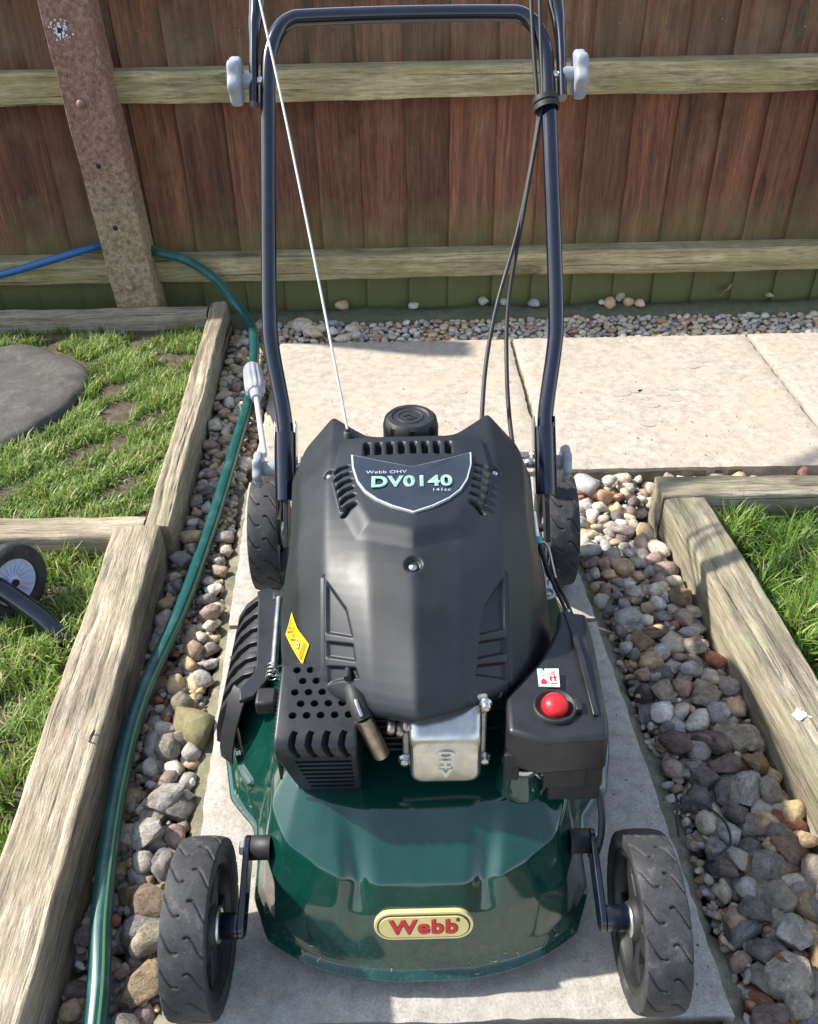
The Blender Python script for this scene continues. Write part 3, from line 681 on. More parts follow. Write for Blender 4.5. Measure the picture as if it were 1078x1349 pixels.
# ------------------------------------------------------------------ hose
def hose_obj(name, pts, r_, mat, parent, seg=18, n=10):
    P = smooth_path(pts, n); N = len(P); V = []; UV = []; T = [(P[min(i + 1, N - 1)] - P[max(i - 1, 0)]).normalized() for i in range(N)]; L = 0; a = Vector((0, 0, 1)); tw = 0
    for i in range(N):
        a = (a - T[i] * a.dot(T[i])).normalized(); b = T[i].cross(a); L += (P[i] - P[i - 1]).length if i else 0; tw = .6 * math.sin(L * 1.5)
        for k in range(seg + 1):
            t = 2 * PI * k / seg + tw; V.append(P[i] + (a * math.cos(t) + b * math.sin(t)) * r_); UV.append((k / seg, L))
    return fast_mesh(name, [v[:] for v in V], grid_faces(N, seg + 1)[:, ::-1], mat, parent, True, uv=UV)
hose = tag(empty('garden_hose', (0, 0, 0)), 'green striped garden hose winding over the left pebbles up to the fence', 'hose')
hose_obj('green_tube', hosepts, .0108, HOSE, hose)
bh = tag(hose_obj('blue_hose', [(-.648, 2.0, .170), (-.677, 1.985, .176), (-.74, 1.955, .168), (-.807, 1.95, .151), (-.918, 1.95, .123), (-1.05, 1.95, .10), (-1.3, 1.96, .08)], .0085, BLUEHOSE, None), 'blue hose crossing the lower fence rail to the left of the rusty post', 'hose')
noz = tag(empty('hose_nozzle', (-.318, 1.655, .014)), 'ribbed pale grey hose nozzle with thin white tube, left of the mower', 'hose nozzle')
d = (Vector((-.243, 1.27, .05)) - Vector((-.318, 1.655, .02))).normalized(); Q = d.to_track_quat('Z', 'Y').to_matrix().to_4x4()
mb = MB(); n = 48; V = []; prof = [(0, .010), (.004, .0175), (.012, .0195), (.09, .0205), (.118, .0195), (.124, .015), (.125, .0115), (.155, .0095), (.156, .0001)]
for a, r_ in prof:
    for k in range(n):
        t = 2 * PI * k / n; rr = r_ * (1 - (.09 if (k % 4 < 2 and .008 < a < .12) else 0)); V.append(Q @ Vector((rr * math.cos(t), rr * math.sin(t), a)))
mb.add(V, [(i * n + k, i * n + (k + 1) % n, (i + 1) * n + (k + 1) % n, (i + 1) * n + k) for i in range(len(prof) - 1) for k in range(n)] + [tuple(range(n))], True)
o = mb.build('grip', GREYP, noz); o.data.set_sharp_from_angle(angle=R(40)); o.location = (0, 0, .008)
MB().tube([Vector((0, 0, .008)) + d * .15, Vector((0, 0, .012)) + d * .25, Vector((0, 0, .012)) + d * .40], .0052, 12).build('tube', WHITEP, noz)

# ------------------------------------------------------------------ small wheeled frame at the left edge
tr = tag(empty('wheeled_frame', (-.59, .93, 0)), 'navy tubular frame with a small pale blue wheel on the lower left grass', 'wheeled frame')
wc = Vector((.030, .02, .055)); ax = Vector((.83, -.50, .12)).normalized(); QM = Matrix.Translation(wc) @ ax.to_track_quat('Z', 'Y').to_matrix().to_4x4()
def lathe_at(prof, seg, M, name, mat, parent, sm=True):
    q = MB().lathe(prof, seg, 'z'); q.v = [tuple(M @ Vector(p)) for p in q.v]; o = q.build(name, mat, parent); o.data.set_sharp_from_angle(angle=R(40)); return o
wh = lathe_at([(-.013, .034), (-.014, .046), (-.009, .053), (0, .0555), (.009, .053), (.014, .046), (.013, .036), (.010, .034), (-.013, .034)], 48, QM, 'wheel', RUBBER, tr)
lathe_at([(-.008, .0001), (-.008, .034), (.008, .036), (.010, .0355), (.005, .030), (.004, .012), (.010, .010), (.011, .0001)], 40, QM, 'rim', LILAC, wh)
mb = MB()
for k in range(20): mb.box(.011, .031, -.0008, .0008, .004, .0075, QM @ Matrix.Rotation(2 * PI * k / 20, 4, 'Z'))
mb.build('spoke', LILAC, wh)
lathe_at([(.010, .005), (.014, .005), (.0145, .0001)], 16, QM, 'axle_cap', BLACKIN, wh)
MB().tube([(-.16, .075, .165), (.045, -.010, .050), (.085, -.030, .030), (.118, -.052, .004)], .0135, 18).build('frame_tube', NAVY, tr)
MB().tube([(-.16, .16, .03), (-.02, .035, .052), (.03, .02, .055)], .008, 12).build('axle_arm', NAVY, tr)

# ================================================================== the mower
MOW = tag(empty('lawn_mower', (.004, .40, 0)), 'dark green petrol lawn mower with black engine cover and navy folding handle', 'lawn mower')
def resample(cage, nu, nv, blur_u, blur_v, per=False):
    A = np.array(cage, float)
    def lin(A, n, per):
        if per: A = np.concatenate([A, A[:1]], 0)
        d = np.linalg.norm(np.diff(A, axis=0), axis=2).mean(1); s = np.concatenate([[0], np.cumsum(d)])
        t = np.linspace(0, s[-1], n, endpoint=not per)
        k = np.clip(np.searchsorted(s, t, side='right') - 1, 0, len(d) - 1); w_ = ((t - s[k]) / d[k])[:, None, None]
        return A[k] * (1 - w_) + A[k + 1] * w_
    A = lin(A, nv, per); A = lin(A.transpose(1, 0, 2), nu, False).transpose(1, 0, 2)
    def blur(A, it, ax, per):
        A = np.moveaxis(A, ax, 0)
        for _ in range(it):
            if per: A = .25 * np.roll(A, 1, 0) + .5 * A + .25 * np.roll(A, -1, 0)
            else:
                B = A.copy(); B[1:-1] = .25 * A[:-2] + .5 * A[1:-1] + .25 * A[2:]; A = B
        return np.moveaxis(A, 0, ax)
    return blur(blur(A, blur_v, 0, per), blur_u, 1, False)
def normals(G_):
    du = np.gradient(G_, axis=1); dv = np.gradient(G_, axis=0); n = np.cross(du, dv); return n / (np.linalg.norm(n, axis=2, keepdims=True) + 1e-12)
def sstep(a, b, x): t = np.clip((x - a) / (b - a), 0, 1); return t * t * (3 - 2 * t)
def sd_capsule(X, Y, a, b):
    ax, ay = a; bx, by = b; dx, dy = bx - ax, by - ay; t = np.clip(((X - ax) * dx + (Y - ay) * dy) / (dx * dx + dy * dy + 1e-12), 0, 1)
    return np.hypot(X - ax - t * dx, Y - ay - t * dy)
def sd_poly(X, Y, P):
    n = len(P); d = np.full(X.shape, 1e9); ins = np.zeros(X.shape, bool)
    for i in range(n):
        a, b = P[i], P[(i + 1) % n]; d = np.minimum(d, sd_capsule(X, Y, a, b))
        c = ((a[1] > Y) != (b[1] > Y)) & (X < (b[0] - a[0]) * (Y - a[1]) / (b[1] - a[1] + 1e-12) + a[0]); ins ^= c
    return np.where(ins, -d, d)
class Surf:
    def __init__(s, G_, flip=1): s.G = G_.reshape(-1, 3); s.N = (normals(G_) * flip).reshape(-1, 3)
    def snap(s, p, off=.0008):
        k = ((s.G - np.array(p)) ** 2).sum(1).argmin(); q = s.G[k]; n = s.N[k]; pv = np.array(p) - q
        return Vector(q + (pv - n * pv.dot(n)) + n * off), Vector(n)

# ---- deck
HALF = [ # lip edge, lip inner, wall low, wall mid, crest, top, centre
 [(0, .004, .020), (0, .012, .024), (0, .017, .036), (0, .031, .085), (0, .047, .114), (0, .100, .146), (0, .20, .150)],
 [(.040, .005, .020), (.040, .013, .024), (.040, .018, .036), (.040, .031, .083), (.042, .047, .114), (.046, .100, .147), (.03, .20, .150)],
 [(.060, .008, .020), (.060, .016, .024), (.059, .021, .036), (.059, .036, .081), (.058, .055, .108), (.066, .103, .146), (.05, .20, .150)],
 [(.078, .011, .020), (.078, .019, .024), (.077, .024, .036), (.074, .037, .083), (.072, .050, .118), (.080, .108, .148), (.06, .20, .150)],
 [(.112, .022, .022), (.111, .029, .026), (.108, .034, .038), (.104, .046, .083), (.098, .064, .121), (.098, .115, .150), (.07, .20, .150)],
 [(.148, .044, .024), (.145, .050, .028), (.140, .054, .040), (.135, .064, .084), (.125, .082, .124), (.114, .125, .152), (.08, .21, .150)],
 [(.166, .085, .026), (.162, .087, .030), (.156, .088, .042), (.150, .098, .088), (.141, .118, .132), (.124, .145, .154), (.09, .22, .150)],
 [(.168, .130, .026), (.164, .130, .030), (.159, .131, .042), (.153, .137, .086), (.143, .150, .136), (.128, .175, .154), (.10, .24, .150)],
 [(.178, .168, .024), (.173, .171, .027), (.168, .173, .038), (.160, .180, .066), (.146, .192, .118), (.132, .215, .150), (.10, .26, .150)],
 [(.208, .205, .022), (.202, .209, .026), (.196, .212, .036), (.188, .220, .064), (.164, .228, .104), (.142, .25, .142), (.11, .28, .150)],
 [(.224, .270, .022), (.218, .271, .026), (.212, .272, .036), (.205, .275, .070), (.182, .278, .110), (.150, .29, .140), (.11, .30, .150)],
 [(.224, .350, .022), (.218, .350, .026), (.212, .350, .036), (.206, .350, .074), (.184, .350, .116), (.152, .35, .140), (.11, .35, .150)],
 [(.212, .430, .024), (.207, .428, .028), (.202, .426, .038), (.195, .423, .080), (.176, .415, .122), (.148, .405, .142), (.10, .38, .150)],
 [(.178, .510, .026), (.174, .506, .030), (.170, .502, .042), (.164, .496, .090), (.152, .486, .126), (.130, .46, .144), (.09, .40, .150)],
 [(.120, .575, .028), (.118, .570, .032), (.116, .566, .044), (.112, .558, .090), (.105, .545, .124), (.09, .50, .144), (.06, .42, .150)],
 [(.05, .60, .028), (.05, .595, .032), (.05, .59, .044), (.05, .58, .090), (.05, .565, .124), (.04, .51, .144), (.02, .43, .150)]]
cage = HALF + [[(-x, y, z) for x, y, z in r] for r in HALF[:0:-1]]
G_ = resample(cage, 150, 900, 5, 9, True)
# the pressing is not perfectly true: faint waves in the sheet, dents along the lip
U = np.linspace(0, 1, 150)[None, :]; T_ = np.linspace(0, 2 * PI, 900, endpoint=False)[:, None]
G_[..., 2] += .0006 * np.sin(T_ * 9 + U * 7) * U + .0004 * np.exp(-(U / .06) ** 2) * (np.sin(T_ * 23) + np.sin(T_ * 41 + 2))
Nn = normals(G_); flip = 1 if Nn[0, 75, 1] < 0 else -1
D_ = .0055 * np.exp(-((G_[..., 2] - .054) / .005) ** 2) * (G_[..., 1] > .2)      # swage line round the skirt
G_ += Nn * flip * D_[..., None]
deckS = Surf(G_, flip)
gf = grid_faces(900, 150, True)
deck = fast_mesh('deck', G_.reshape(-1, 3), gf if flip > 0 else gf[:, ::-1], DECK, MOW, True)
sm = deck.modifiers.new('s', 'SOLIDIFY'); sm.thickness = .0016; sm.offset = -1
MB().box(-.115, .115, .19, .44, .142, .1515).build('engine_mount', DECK, MOW, bevel=.001)
# ---- badge on the deck front
p, n_ = deckS.snap((.0015, .026, .0775), 0)
zx = Vector((1, 0, 0)); zn = n_; zy = zn.cross(zx).normalized(); zx = zy.cross(zn).normalized()
BM = Matrix((( zx.x, zy.x, zn.x, p.x), (zx.y, zy.y, zn.y, p.y), (zx.z, zy.z, zn.z, p.z), (0, 0, 0, 1)))
def stadium(w_, h, n=14):
    r_ = h / 2; a = w_ / 2 - r_
    return [(a + r_ * math.cos(t), r_ * math.sin(t)) for t in [-PI / 2 + PI * i / n for i in range(n + 1)]] + [(-a + r_ * math.cos(t), r_ * math.sin(t)) for t in [PI / 2 + PI * i / n for i in range(n + 1)]]
badge = MB().prism(stadium(.090, .0315), -.002, .0030, 'z', BM).build('badge', GOLD, MOW, bevel=.0006)
MB().prism(stadium(.0845, .0258), .0029, .0036, 'z', BM).build('badge_line', INK, badge)
MB().prism(stadium(.0815, .0232), .0035, .0043, 'z', BM).build('badge_plate', CREAM, badge)
text('Webb', .0215, INK, badge, BM @ place((.0003, -.0005, .0044)), 'lettering', .0011, .0002, 1.05, sp=1.12)
text('Webb', .0215, REDI, badge, BM @ place((0, 0, .0049)), 'lettering', .0005, .0003, 1.05, sp=1.12)
text('®', .005, INK, badge, BM @ place((.031, .0075, .0046)), 'lettering', 0)

# ---- hood
HR = [
 [(0, .114, .247), (.04, .130, .240), (.078, .158, .228), (.106, .188, .213), (.129, .230, .196)],
 [(0, .110, .268), (.04, .127, .261), (.080, .157, .250), (.106, .188, .234), (.137, .243, .200)],
 [(0, .180, .308), (.043, .188, .302), (.085, .212, .290), (.114, .236, .262), (.142, .290, .208)],
 [(0, .245, .336), (.045, .252, .331), (.086, .268, .320), (.119, .290, .288), (.143, .340, .216)],
 [(0, .340, .348), (.048, .340, .345), (.088, .345, .337), (.121, .360, .306), (.142, .400, .224)],
 [(0, .415, .346), (.050, .420, .345), (.090, .432, .339), (.127, .440, .306), (.146, .470, .232)],
 [(0, .450, .330), (.050, .462, .330), (.091, .508, .331), (.122, .498, .298), (.148, .520, .236)],
 [(0, .462, .285), (.050, .478, .285), (.089, .530, .285), (.118, .530, .265), (.142, .543, .225)]]
cage = [[(-x, y, z) for x, y, z in reversed(r)][:-1] + [tuple(p) for p in r] for r in HR]
def catmull_rows(C, k=6):
    C = np.array(C, float); E = np.concatenate([[2 * C[0] - C[1]], C, [2 * C[-1] - C[-2]]]); out = []
    for i in range(1, len(E) - 2):
        a, b, c_, d = E[i - 1:i + 3]
        for j in range(k):
            t = j / k; out.append(.5 * (2 * b + (c_ - a) * t + (2 * a - 5 * b + 4 * c_ - d) * t * t + (3 * b - a - 3 * c_ + d) * t ** 3))
    return np.array(out + [C[-1]])
NU, NV = 340, 520
cage = catmull_rows(cage)
G_ = resample(cage, NU, NV, 14, 5); Nn = normals(G_)
if Nn[NV // 2, NU // 2, 2] < 0: Nn = -Nn; hf = -1
else: hf = 1
X, Y, Z = G_[..., 0], G_[..., 1], G_[..., 2]; D = np.zeros(X.shape)
top = Z > .285
PLAT = [(-.077, .430), (.077, .430), (.083, .360), (.070, .300), (.056, .268), (0, .246), (-.056, .268), (-.070, .300), (-.083, .360)]
sd = sd_poly(X, Y, PLAT); inner = sd_poly(X, Y, [(-.074, .430), (.074, .430), (.078, .355), (.062, .308), (.045, .290), (0, .270), (-.045, .290), (-.062, .308), (-.078, .355)])
D += np.where(top, .0065 * (1 - sstep(-.022, .0, np.where(Y < .31, sd, -1))) * (1 - sstep(-.003, .0005, sd)), 0)
dark = []
for i in range(8):
    x = -.0475 + .0124 * i; d = sd_capsule(X, Y, (x, .389), (x, .411)); dark.append((d, .0029))
for i in range(6):
    for s in (-1, 1):
        a = (s * (.079 - .0022 * i), .364 - .0120 * i); b = (s * (.066 - .0019 * i), .371 - .0120 * i); mid = ((a[0] + b[0]) / 2, (a[1] + b[1]) / 2 + .0022)
        d = np.minimum(sd_capsule(X, Y, a, mid), sd_capsule(X, Y, mid, b)); dark.append((d, .0025))
for d, r_ in dark: D -= .011 * np.where(top, 1 - sstep(r_ - .0004, r_ + .0006, d), 0)
for s in (-1, 1):
    d = np.hypot(X - s * .0865, Y - .374); D -= .005 * np.where(top, 1 - sstep(.0055, .0072, d), 0)
d = np.hypot(X + .001, Y - .232); D -= .005 * np.where(Z > .28, 1 - sstep(.0068, .0086, d), 0)
for s in (-1, 1):
    for P in ([(.0845, .240), (.0640, .207), (.0575, .181), (.0835, .196)], [(.0835, .1905), (.0573, .1765), (.0550, .162), (.0830, .178)], [(.0830, .1725), (.0547, .158), (.052, .149), (.0825, .160)]):
        sd = sd_poly(X, Y, [(s * a, b) for a, b in P]); D -= .0042 * (1 - sstep(-.0018, .0004, sd)) * (Z > .225)
d = sd_capsule(X, Y, (-.0875, .245), (-.0860, .156)); D -= .0015 * (1 - sstep(.0005, .002, d)) * (Z > .225)
d = sd_capsule(X, Y, (.0875, .245), (.0860, .156)); D -= .0015 * (1 - sstep(.0005, .002, d)) * (Z > .225)
D += .0012 * np.where(top, np.exp(-((sd_poly(X, Y, PLAT) - .003) / .002) ** 2), 0) * 0
G_ = G_ + Nn * D[..., None]
hoodS = Surf(G_, hf)
gf = grid_faces(NV, NU)
hood = fast_mesh('engine_cover', G_.reshape(-1, 3), gf if hf > 0 else gf[:, ::-1], HOODM, MOW, True)
sm = hood.modifiers.new('s', 'SOLIDIFY'); sm.thickness = .003; sm.offset = -1
for x, y, z, r_ in ((-.0865, .374, 0, .0042), (.0865, .374, 0, .0042), (-.001, .232, 0, .0045)):
    k = ((hoodS.G[:, 0] - x) ** 2 + (hoodS.G[:, 1] - y) ** 2 + np.where(hoodS.G[:, 2] < .28, 9, 0)).argmin(); q = Vector(hoodS.G[k])
    mb = MB().lathe([(-.002, r_), (.0015, r_), (.0032, r_ * .75), (.0040, .0001)], 16, 'z'); mb.v = [(a + q.x, b_ + q.y, c_ + q.z) for a, b_, c_ in mb.v]; mb.build('screw', METAL, hood)
# label shield
def snap_poly(pts, off, mat, name, parent, S=hoodS, z=.34, sub=14):
    """thin film that follows the cover: pts is an outline in (x, y); filled by rows"""
    ys = [p[1] for p in pts]; y0, y1 = min(ys) + 1e-5, max(ys) - 1e-5; V = []; n = len(pts); K = 60
    for j in range(K + 1):
        y = y0 + (y1 - y0) * j / K; xs = []
        for i in range(n):
            a, b = pts[i], pts[(i + 1) % n]
            if (a[1] > y) != (b[1] > y): xs.append(a[0] + (b[0] - a[0]) * (y - a[1]) / (b[1] - a[1]))
        x0, x1 = (min(xs), max(xs)) if len(xs) >= 2 else (pts[0][0], pts[0][0])
        for i in range(sub + 1): V.append((x0 + (x1 - x0) * i / sub, y))
    z0, nn = S.snap((0, .33, .35), 0)
    return V, K, sub
def plane_z(y): return zpl + spl * (y - .33)
q1, _ = hoodS.snap((.0, .365, .35), 0); q2, _ = hoodS.snap((.0, .300, .35), 0); q3, _ = hoodS.snap((.045, .34, .35), 0)
spl = (q1.z - q2.z) / (q1.y - q2.y); zpl = q2.z + spl * (.33 - q2.y)
def film(pts, off, mat, name, parent, t=.0006):
    V = [Vector((x, y, plane_z(y) + off - .10 * abs(x) * abs(x) * 6)) for x, y in pts]; n = len(V); c_ = sum(V, Vector()) / n; c_.z = plane_z(c_.y) + off
    W_ = [v - Vector((0, 0, t + .002)) for v in V]; mb = MB().add([c_] + V, [(0, 1 + i, 1 + (i + 1) % n) for i in range(n)]); mb.add(V + W_, [(i, (i + 1) % n, n + (i + 1) % n, n + i) for i in range(n)])
    return mb.build(name, mat, parent, fix=True)
OUT = [(-.0635, .3855), (-.035, .372), (0, .359), (.035, .372), (.0625, .3855), (.0615, .365), (.056, .340), (.048, .322), (.036, .308), (.020, .296), (0, .286), (-.020, .296), (-.036, .308), (-.048, .322), (-.0565, .340), (-.0620, .365)]
cx_, cy_ = 0, .338
INN = [(cx_ + (x - cx_) * .968, cy_ + (y - cy_) * .958) for x, y in OUT]; IN2 = [(cx_ + (x - cx_) * .945, cy_ + (y - cy_) * .925) for x, y in OUT]
film(OUT, .0012, SILVER, 'label_rim', hood); lab = film(INN, .0017, SHIELD, 'label', hood)
LM = Matrix.Translation((0, 0, 0))
def LP(x, y, off=.0024): return Matrix.Translation((x, y, plane_z(y) + off)) @ Matrix.Rotation(math.atan(spl), 4, 'X')
text('DV0140', .0235, SILVER, hood, LP(-.001, .3325, .0023), 'lettering', .0008, .0002, .98, sp=1.08)
text('DV0140', .0235, MINT, hood, LP(-.001, .3325, .0027), 'lettering', .0002, .0002, .98, sp=1.08)
text('Webb OHV', .0068, SILVER, hood, LP(-.026, .3490), 'lettering', 0, .0001, 1.15, sp=1.1)
text('141cc', .0064, SILVER, hood, LP(.0285, .3185), 'lettering', 0, .0001, 1.15, sp=1.1)
# yellow warning sticker on the left flank
SA, SB, SCc, SD = [Vector(v) for v in ((-.1225, .259, .250), (-.0985, .204, .258), (-.108, .196, .240), (-.1345, .257, .222))]
def sticker_pt(u, v, off): return hoodS.snap(SA.lerp(SB, u).lerp(SD.lerp(SCc, u), v), off)[0]
def sticker_patch(u0, u1, v0, v1, off, mat, name, poly=None, nu=14, nv=8):
    mb = MB()
    if poly is None:
        V = [sticker_pt(u0 + (u1 - u0) * i / nu, v0 + (v1 - v0) * j / nv, off) for j in range(nv + 1) for i in range(nu + 1)]
        mb.add(V, [(j * (nu + 1) + i, j * (nu + 1) + i + 1, (j + 1) * (nu + 1) + i + 1, (j + 1) * (nu + 1) + i) for j in range(nv) for i in range(nu)], True)
    else:
        V = [sticker_pt(u, v, off) for u, v in poly]; c_ = sum(V, Vector()) / len(V); mb.add([c_] + V, [(0, 1 + i, 1 + (i + 1) % len(V)) for i in range(len(V))])
    return mb.build(name, mat, hood, fix=False)
sticker_patch(0, 1, 0, 1, .0012, YELLOW, 'warning_sticker')
def line_patch(pts, w_, mat, off=.0019):
    for a, b in zip(pts, pts[1:]):
        dx, dy = b[0] - a[0], (b[1] - a[1]) * .45; l = math.hypot(dx, dy); nx_, ny_ = -dy / l * w_, dx / l * w_ / .45
        sticker_patch(0, 0, 0, 0, off, mat, 'warning_mark', [(a[0] - nx_, a[1] - ny_), (b[0] - nx_, b[1] - ny_), (b[0] + nx_, b[1] + ny_), (a[0] + nx_, a[1] + ny_)])
line_patch([(.08, .8), (.08, .2), (.28, .5), (.08, .8)], .010, INK); line_patch([(.34, .8), (.34, .2), (.54, .5), (.34, .8)], .010, INK); line_patch([(.13, .5), (.19, .5)], .012, INK); line_patch([(.39, .5), (.45, .5)], .012, INK)
def disc(u, v, r_): return [(u + r_ * math.cos(2 * PI * i / 18), v + r_ / .45 * math.sin(2 * PI * i / 18)) for i in range(18)]
sticker_patch(0, 0, 0, 0, .0018, REDI, 'warning_mark', disc(.70, .48, .085)); sticker_patch(0, 0, 0, 0, .0021, STICKW, 'warning_mark', disc(.70, .48, .066)); sticker_patch(0, 0, 0, 0, .0024, INK, 'warning_mark', disc(.70, .48, .030))
line_patch([(.65, .30), (.75, .66)], .010, REDI, .0027)
sticker_patch(.84, .94, .12, .88, .0018, simple('orange_ink', (.72, .16, .01), (.78, .2, .02), .4), 'warning_mark')

# ---- fuel cap
cap = MB(); n = 96; V = []; prof = [(.290, .030), (.300, .0325), (.325, .0325), (.333, .0305), (.3365, .027), (.337, .022), (.3352, .020), (.3352, .0001)]
for a, r_ in prof:
    for k in range(n):
        t = 2 * PI * k / n; rr = r_ * (1 - (.07 if (k % 12) < 3 and a < .330 and a > .295 else 0)); V.append((rr * math.cos(t), .497 + rr * math.sin(t), a))
cap.add(V, [(i * n + k, i * n + (k + 1) % n, (i + 1) * n + (k + 1) % n, (i + 1) * n + k) for i in range(len(prof) - 1) for k in range(n)], True)
cp = cap.build('fuel_cap', PLASTD, MOW); cp.data.set_sharp_from_angle(angle=R(35))
MB().lathe([(.3353, .0135), (.3362, .0140), (.3362, .0150), (.3353, .0155)], 40, 'z', (0, .497, 0)).build('cap_ring', PLASTD, cp)
mb = MB()
for dx, dy, a in ((-.004, .003, .5), (.004, -.001, -.5), (0, -.005, 0)): mb.box(-.004, .004, -.0008, .0008, .335, .3362, Matrix.Translation((dx, .497 + dy, 0)) @ Matrix.Rotation(a, 4, 'Z'))
mb.build('cap_symbol', PLASTD, cp)
MB().box(-.10, .10, .462, .56, .18, .270).build('fuel_tank', BLACKIN, MOW, bevel=.012, seg=4)

# ---- engine block under the cover
MB().box(-.085, .098, .21, .46, .150, .250).build('engine_block', BLACKIN, MOW, bevel=.008)
mb = MB()
for k in range(8): mb.box(-.046, .060, .134, .185, .188 + k * .008, .1905 + k * .008)
mb.box(-.038, .058, .142, .185, .183, .252); mb.build('cooling_fins', BLACKIN, MOW, bevel=.0006)
# valve cover with its flange, bolts and raised lettering
vt = Matrix.Translation((.024, .100, .181)) @ Matrix.Rotation(R(-6), 4, 'X')
fl = MB().box(-.0385, .0385, .028, .0325, -.004, .080, vt).build('valve_cover_flange', CASTM, MOW, bevel=.004, seg=3)
V = []; F = []; n = 40
def rrect(w_, h0, h1, r_, n=40):
    P = []
    for (sx, sz, cx, cz) in ((1, 1, w_ - r_, h1 - r_), (-1, 1, -w_ + r_, h1 - r_), (-1, -1, -w_ + r_, h0 + r_), (1, -1, w_ - r_, h0 + r_)):
        a0 = {(1, 1): 0, (-1, 1): PI / 2, (-1, -1): PI, (1, -1): 1.5 * PI}[(sx, sz)]
        for i in range(10): t = a0 + PI / 2 * i / 9; P.append((cx + r_ * math.cos(t), cz + r_ * math.sin(t)))
    return P
for (yy, w_, h0, h1, r_) in ((.028, .0335, -.001, .072, .009), (.012, .0325, .000, .066, .010), (.004, .0315, .0015, .060, .010), (.0012, .0300, .0032, .055, .010), (.0, .0275, .006, .050, .009)):
    V += [vt @ Vector((x, yy, z)) for x, z in rrect(w_, h0, h1, r_)]
mb = MB().add(V, [(i * 40 + k, i * 40 + (k + 1) % 40, (i + 1) * 40 + (k + 1) % 40, (i + 1) * 40 + k) for i in range(4) for k in range(40)] + [tuple(range(160, 200))], True)
vc = mb.build('valve_cover', METAL, MOW)
TMv = vt @ Matrix.Rotation(PI / 2, 4, 'X')
text('O', .0135, METAL, vc, TMv @ place((0, .0385, .0006)) @ Matrix.Diagonal((1.55, .75, 1, 1)), 'lettering', .0005, .0012)
text('H', .0135, METAL, vc, TMv @ place((0, .0275, .0006), rz=PI / 2), 'lettering', .0005, .0012)
text('V', .0135, METAL, vc, TMv @ place((0, .0160, .0006)) @ Matrix.Diagonal((1.3, 1, 1, 1)), 'lettering', .0005, .0012)
for x, z in ((-.0365, .070), (.0365, .071), (-.037, .006), (.037, .006)):
    q = MB().lathe([(-.002, .006), (.0, .006), (.0, .0042), (.005, .0042), (.0058, .0030), (.0058, .0001)], 6 if 0 else 16, 'y'); QQ = vt @ Matrix.Translation((x, .026, z)) @ Matrix.Rotation(PI, 4, 'X'); q.v = [tuple(QQ @ Vector(v)) for v in q.v]; q.build('bolt', METAL, fl)
# spark plug: rubber boot, then the bare metal sleeve
sp = MB().tube([(-.058, .150, .255), (-.054, .134, .256), (-.047, .122, .246)], [.008, .0090, .0086], 20).build('spark_plug_boot', PLASTD, MOW)
MB().tube([(-.0485, .123, .248), (-.041, .120, .226), (-.034, .119, .203)], [.0082, .0084, .0080], 24).build('spark_plug_sleeve', DULLM, MOW)
MB().tube([(-.054, .130, .262), (-.052, .124, .260), (-.049, .119, .254)], .0022, 10).build('spark_plug_terminal', METAL, MOW)
MB().tube(smooth_path([(-.062, .150, .268), (-.058, .20, .262), (-.03, .22, .25)], 5), .0035, 10).build('ignition_lead', PLASTD, MOW)
MB().box(.058, .078, .150, .168, .236, .247).build('bracket', CASTM, MOW, bevel=.004)
mb = MB()
for k, (x, z) in enumerate(((-.012, .236), (-.004, .232), (.002, .238))): mb.lathe([(.115, .0001), (.115, .0035), (.13, .0045), (.14, .003)], 10, 'y', (x - .012, 0, z))
mb.build('throttle_linkage', DULLM, MOW)

# ---- muffler guard with punched holes and slots
def cut(o, mb):
    c_ = mb.build('cutter', PLAST, o.parent); md = o.modifiers.new('cut', 'BOOLEAN'); md.object = c_; md.solver = 'EXACT'; md.operation = 'DIFFERENCE'
    # bevel first, then cut
    dg = bpy.context.evaluated_depsgraph_get(); me = bpy.data.meshes.new_from_object(o.evaluated_get(dg)); o.modifiers.clear(); o.data = me; bpy.data.objects.remove(c_)
    me.set_sharp_from_angle(angle=R(35))
prof = [(.122, .146), (.116, .160), (.101, .222), (.1005, .230), (.103, .236), (.110, .2405), (.188, .2490), (.193, .246), (.193, .146)]
mg = MB().prism(prof, -.1265, -.054, 'x')
mg.v = [(x if (z > .215 or x > -.1) else x + (.215 - z) / .07 * .017, y, z) for x, y, z in mg.v]
gd = mg.build('muffler_guard', PLAST, MOW, bevel=.0055, seg=4)
def guard_cutters():
    c_ = MB()
    for j in range(7):
        y = .131 + .0125 * j
        for i in range(5):
            x = -.1115 + .0125 * i + (.00625 if j % 2 else 0)
            if x > -.060: continue
            c_.lathe([(-.02, .0037), (.02, .0037)], 16, 'z', (x, y, .2405 + (y - .11) * .11), smooth=False); b = len(c_.v) - 32
            c_.f += [tuple(range(b, b + 16))[::-1], tuple(range(b + 16, b + 32))]; c_.sm += [False, False]
    for i in range(4):
        x = -.1085 + .0145 * i; Mx = Matrix.Translation((x, .1035, .232)) @ Matrix.Rotation(R(-28), 4, 'Y') @ Matrix.Rotation(R(-25), 4, 'Z'); c_.box(-.0026, .0026, -.012, .012, -.011, .011, Mx)
    for k in range(7):
        z = .1615 + .0083 * k; w0 = -.112 + max(0, (.215 - z)) / .07 * .012
        c_.box(w0 + .002, -.0595, .09, .124, z, z + .0040)
    return c_
cut(gd, guard_cutters())
MB().box(-.118, -.062, .150, .188, .170, .228).build('muffler', DULLM, MOW, bevel=.006)
# serrated edge of the gasket behind the guard
mb = MB()
for k in range(15): mb.box(-.1285, -.1262, .118 + k * .0044, .1205 + k * .0044, .170, .232 + k * .0006)
mb.build('guard_rib', PLASTD, gd)

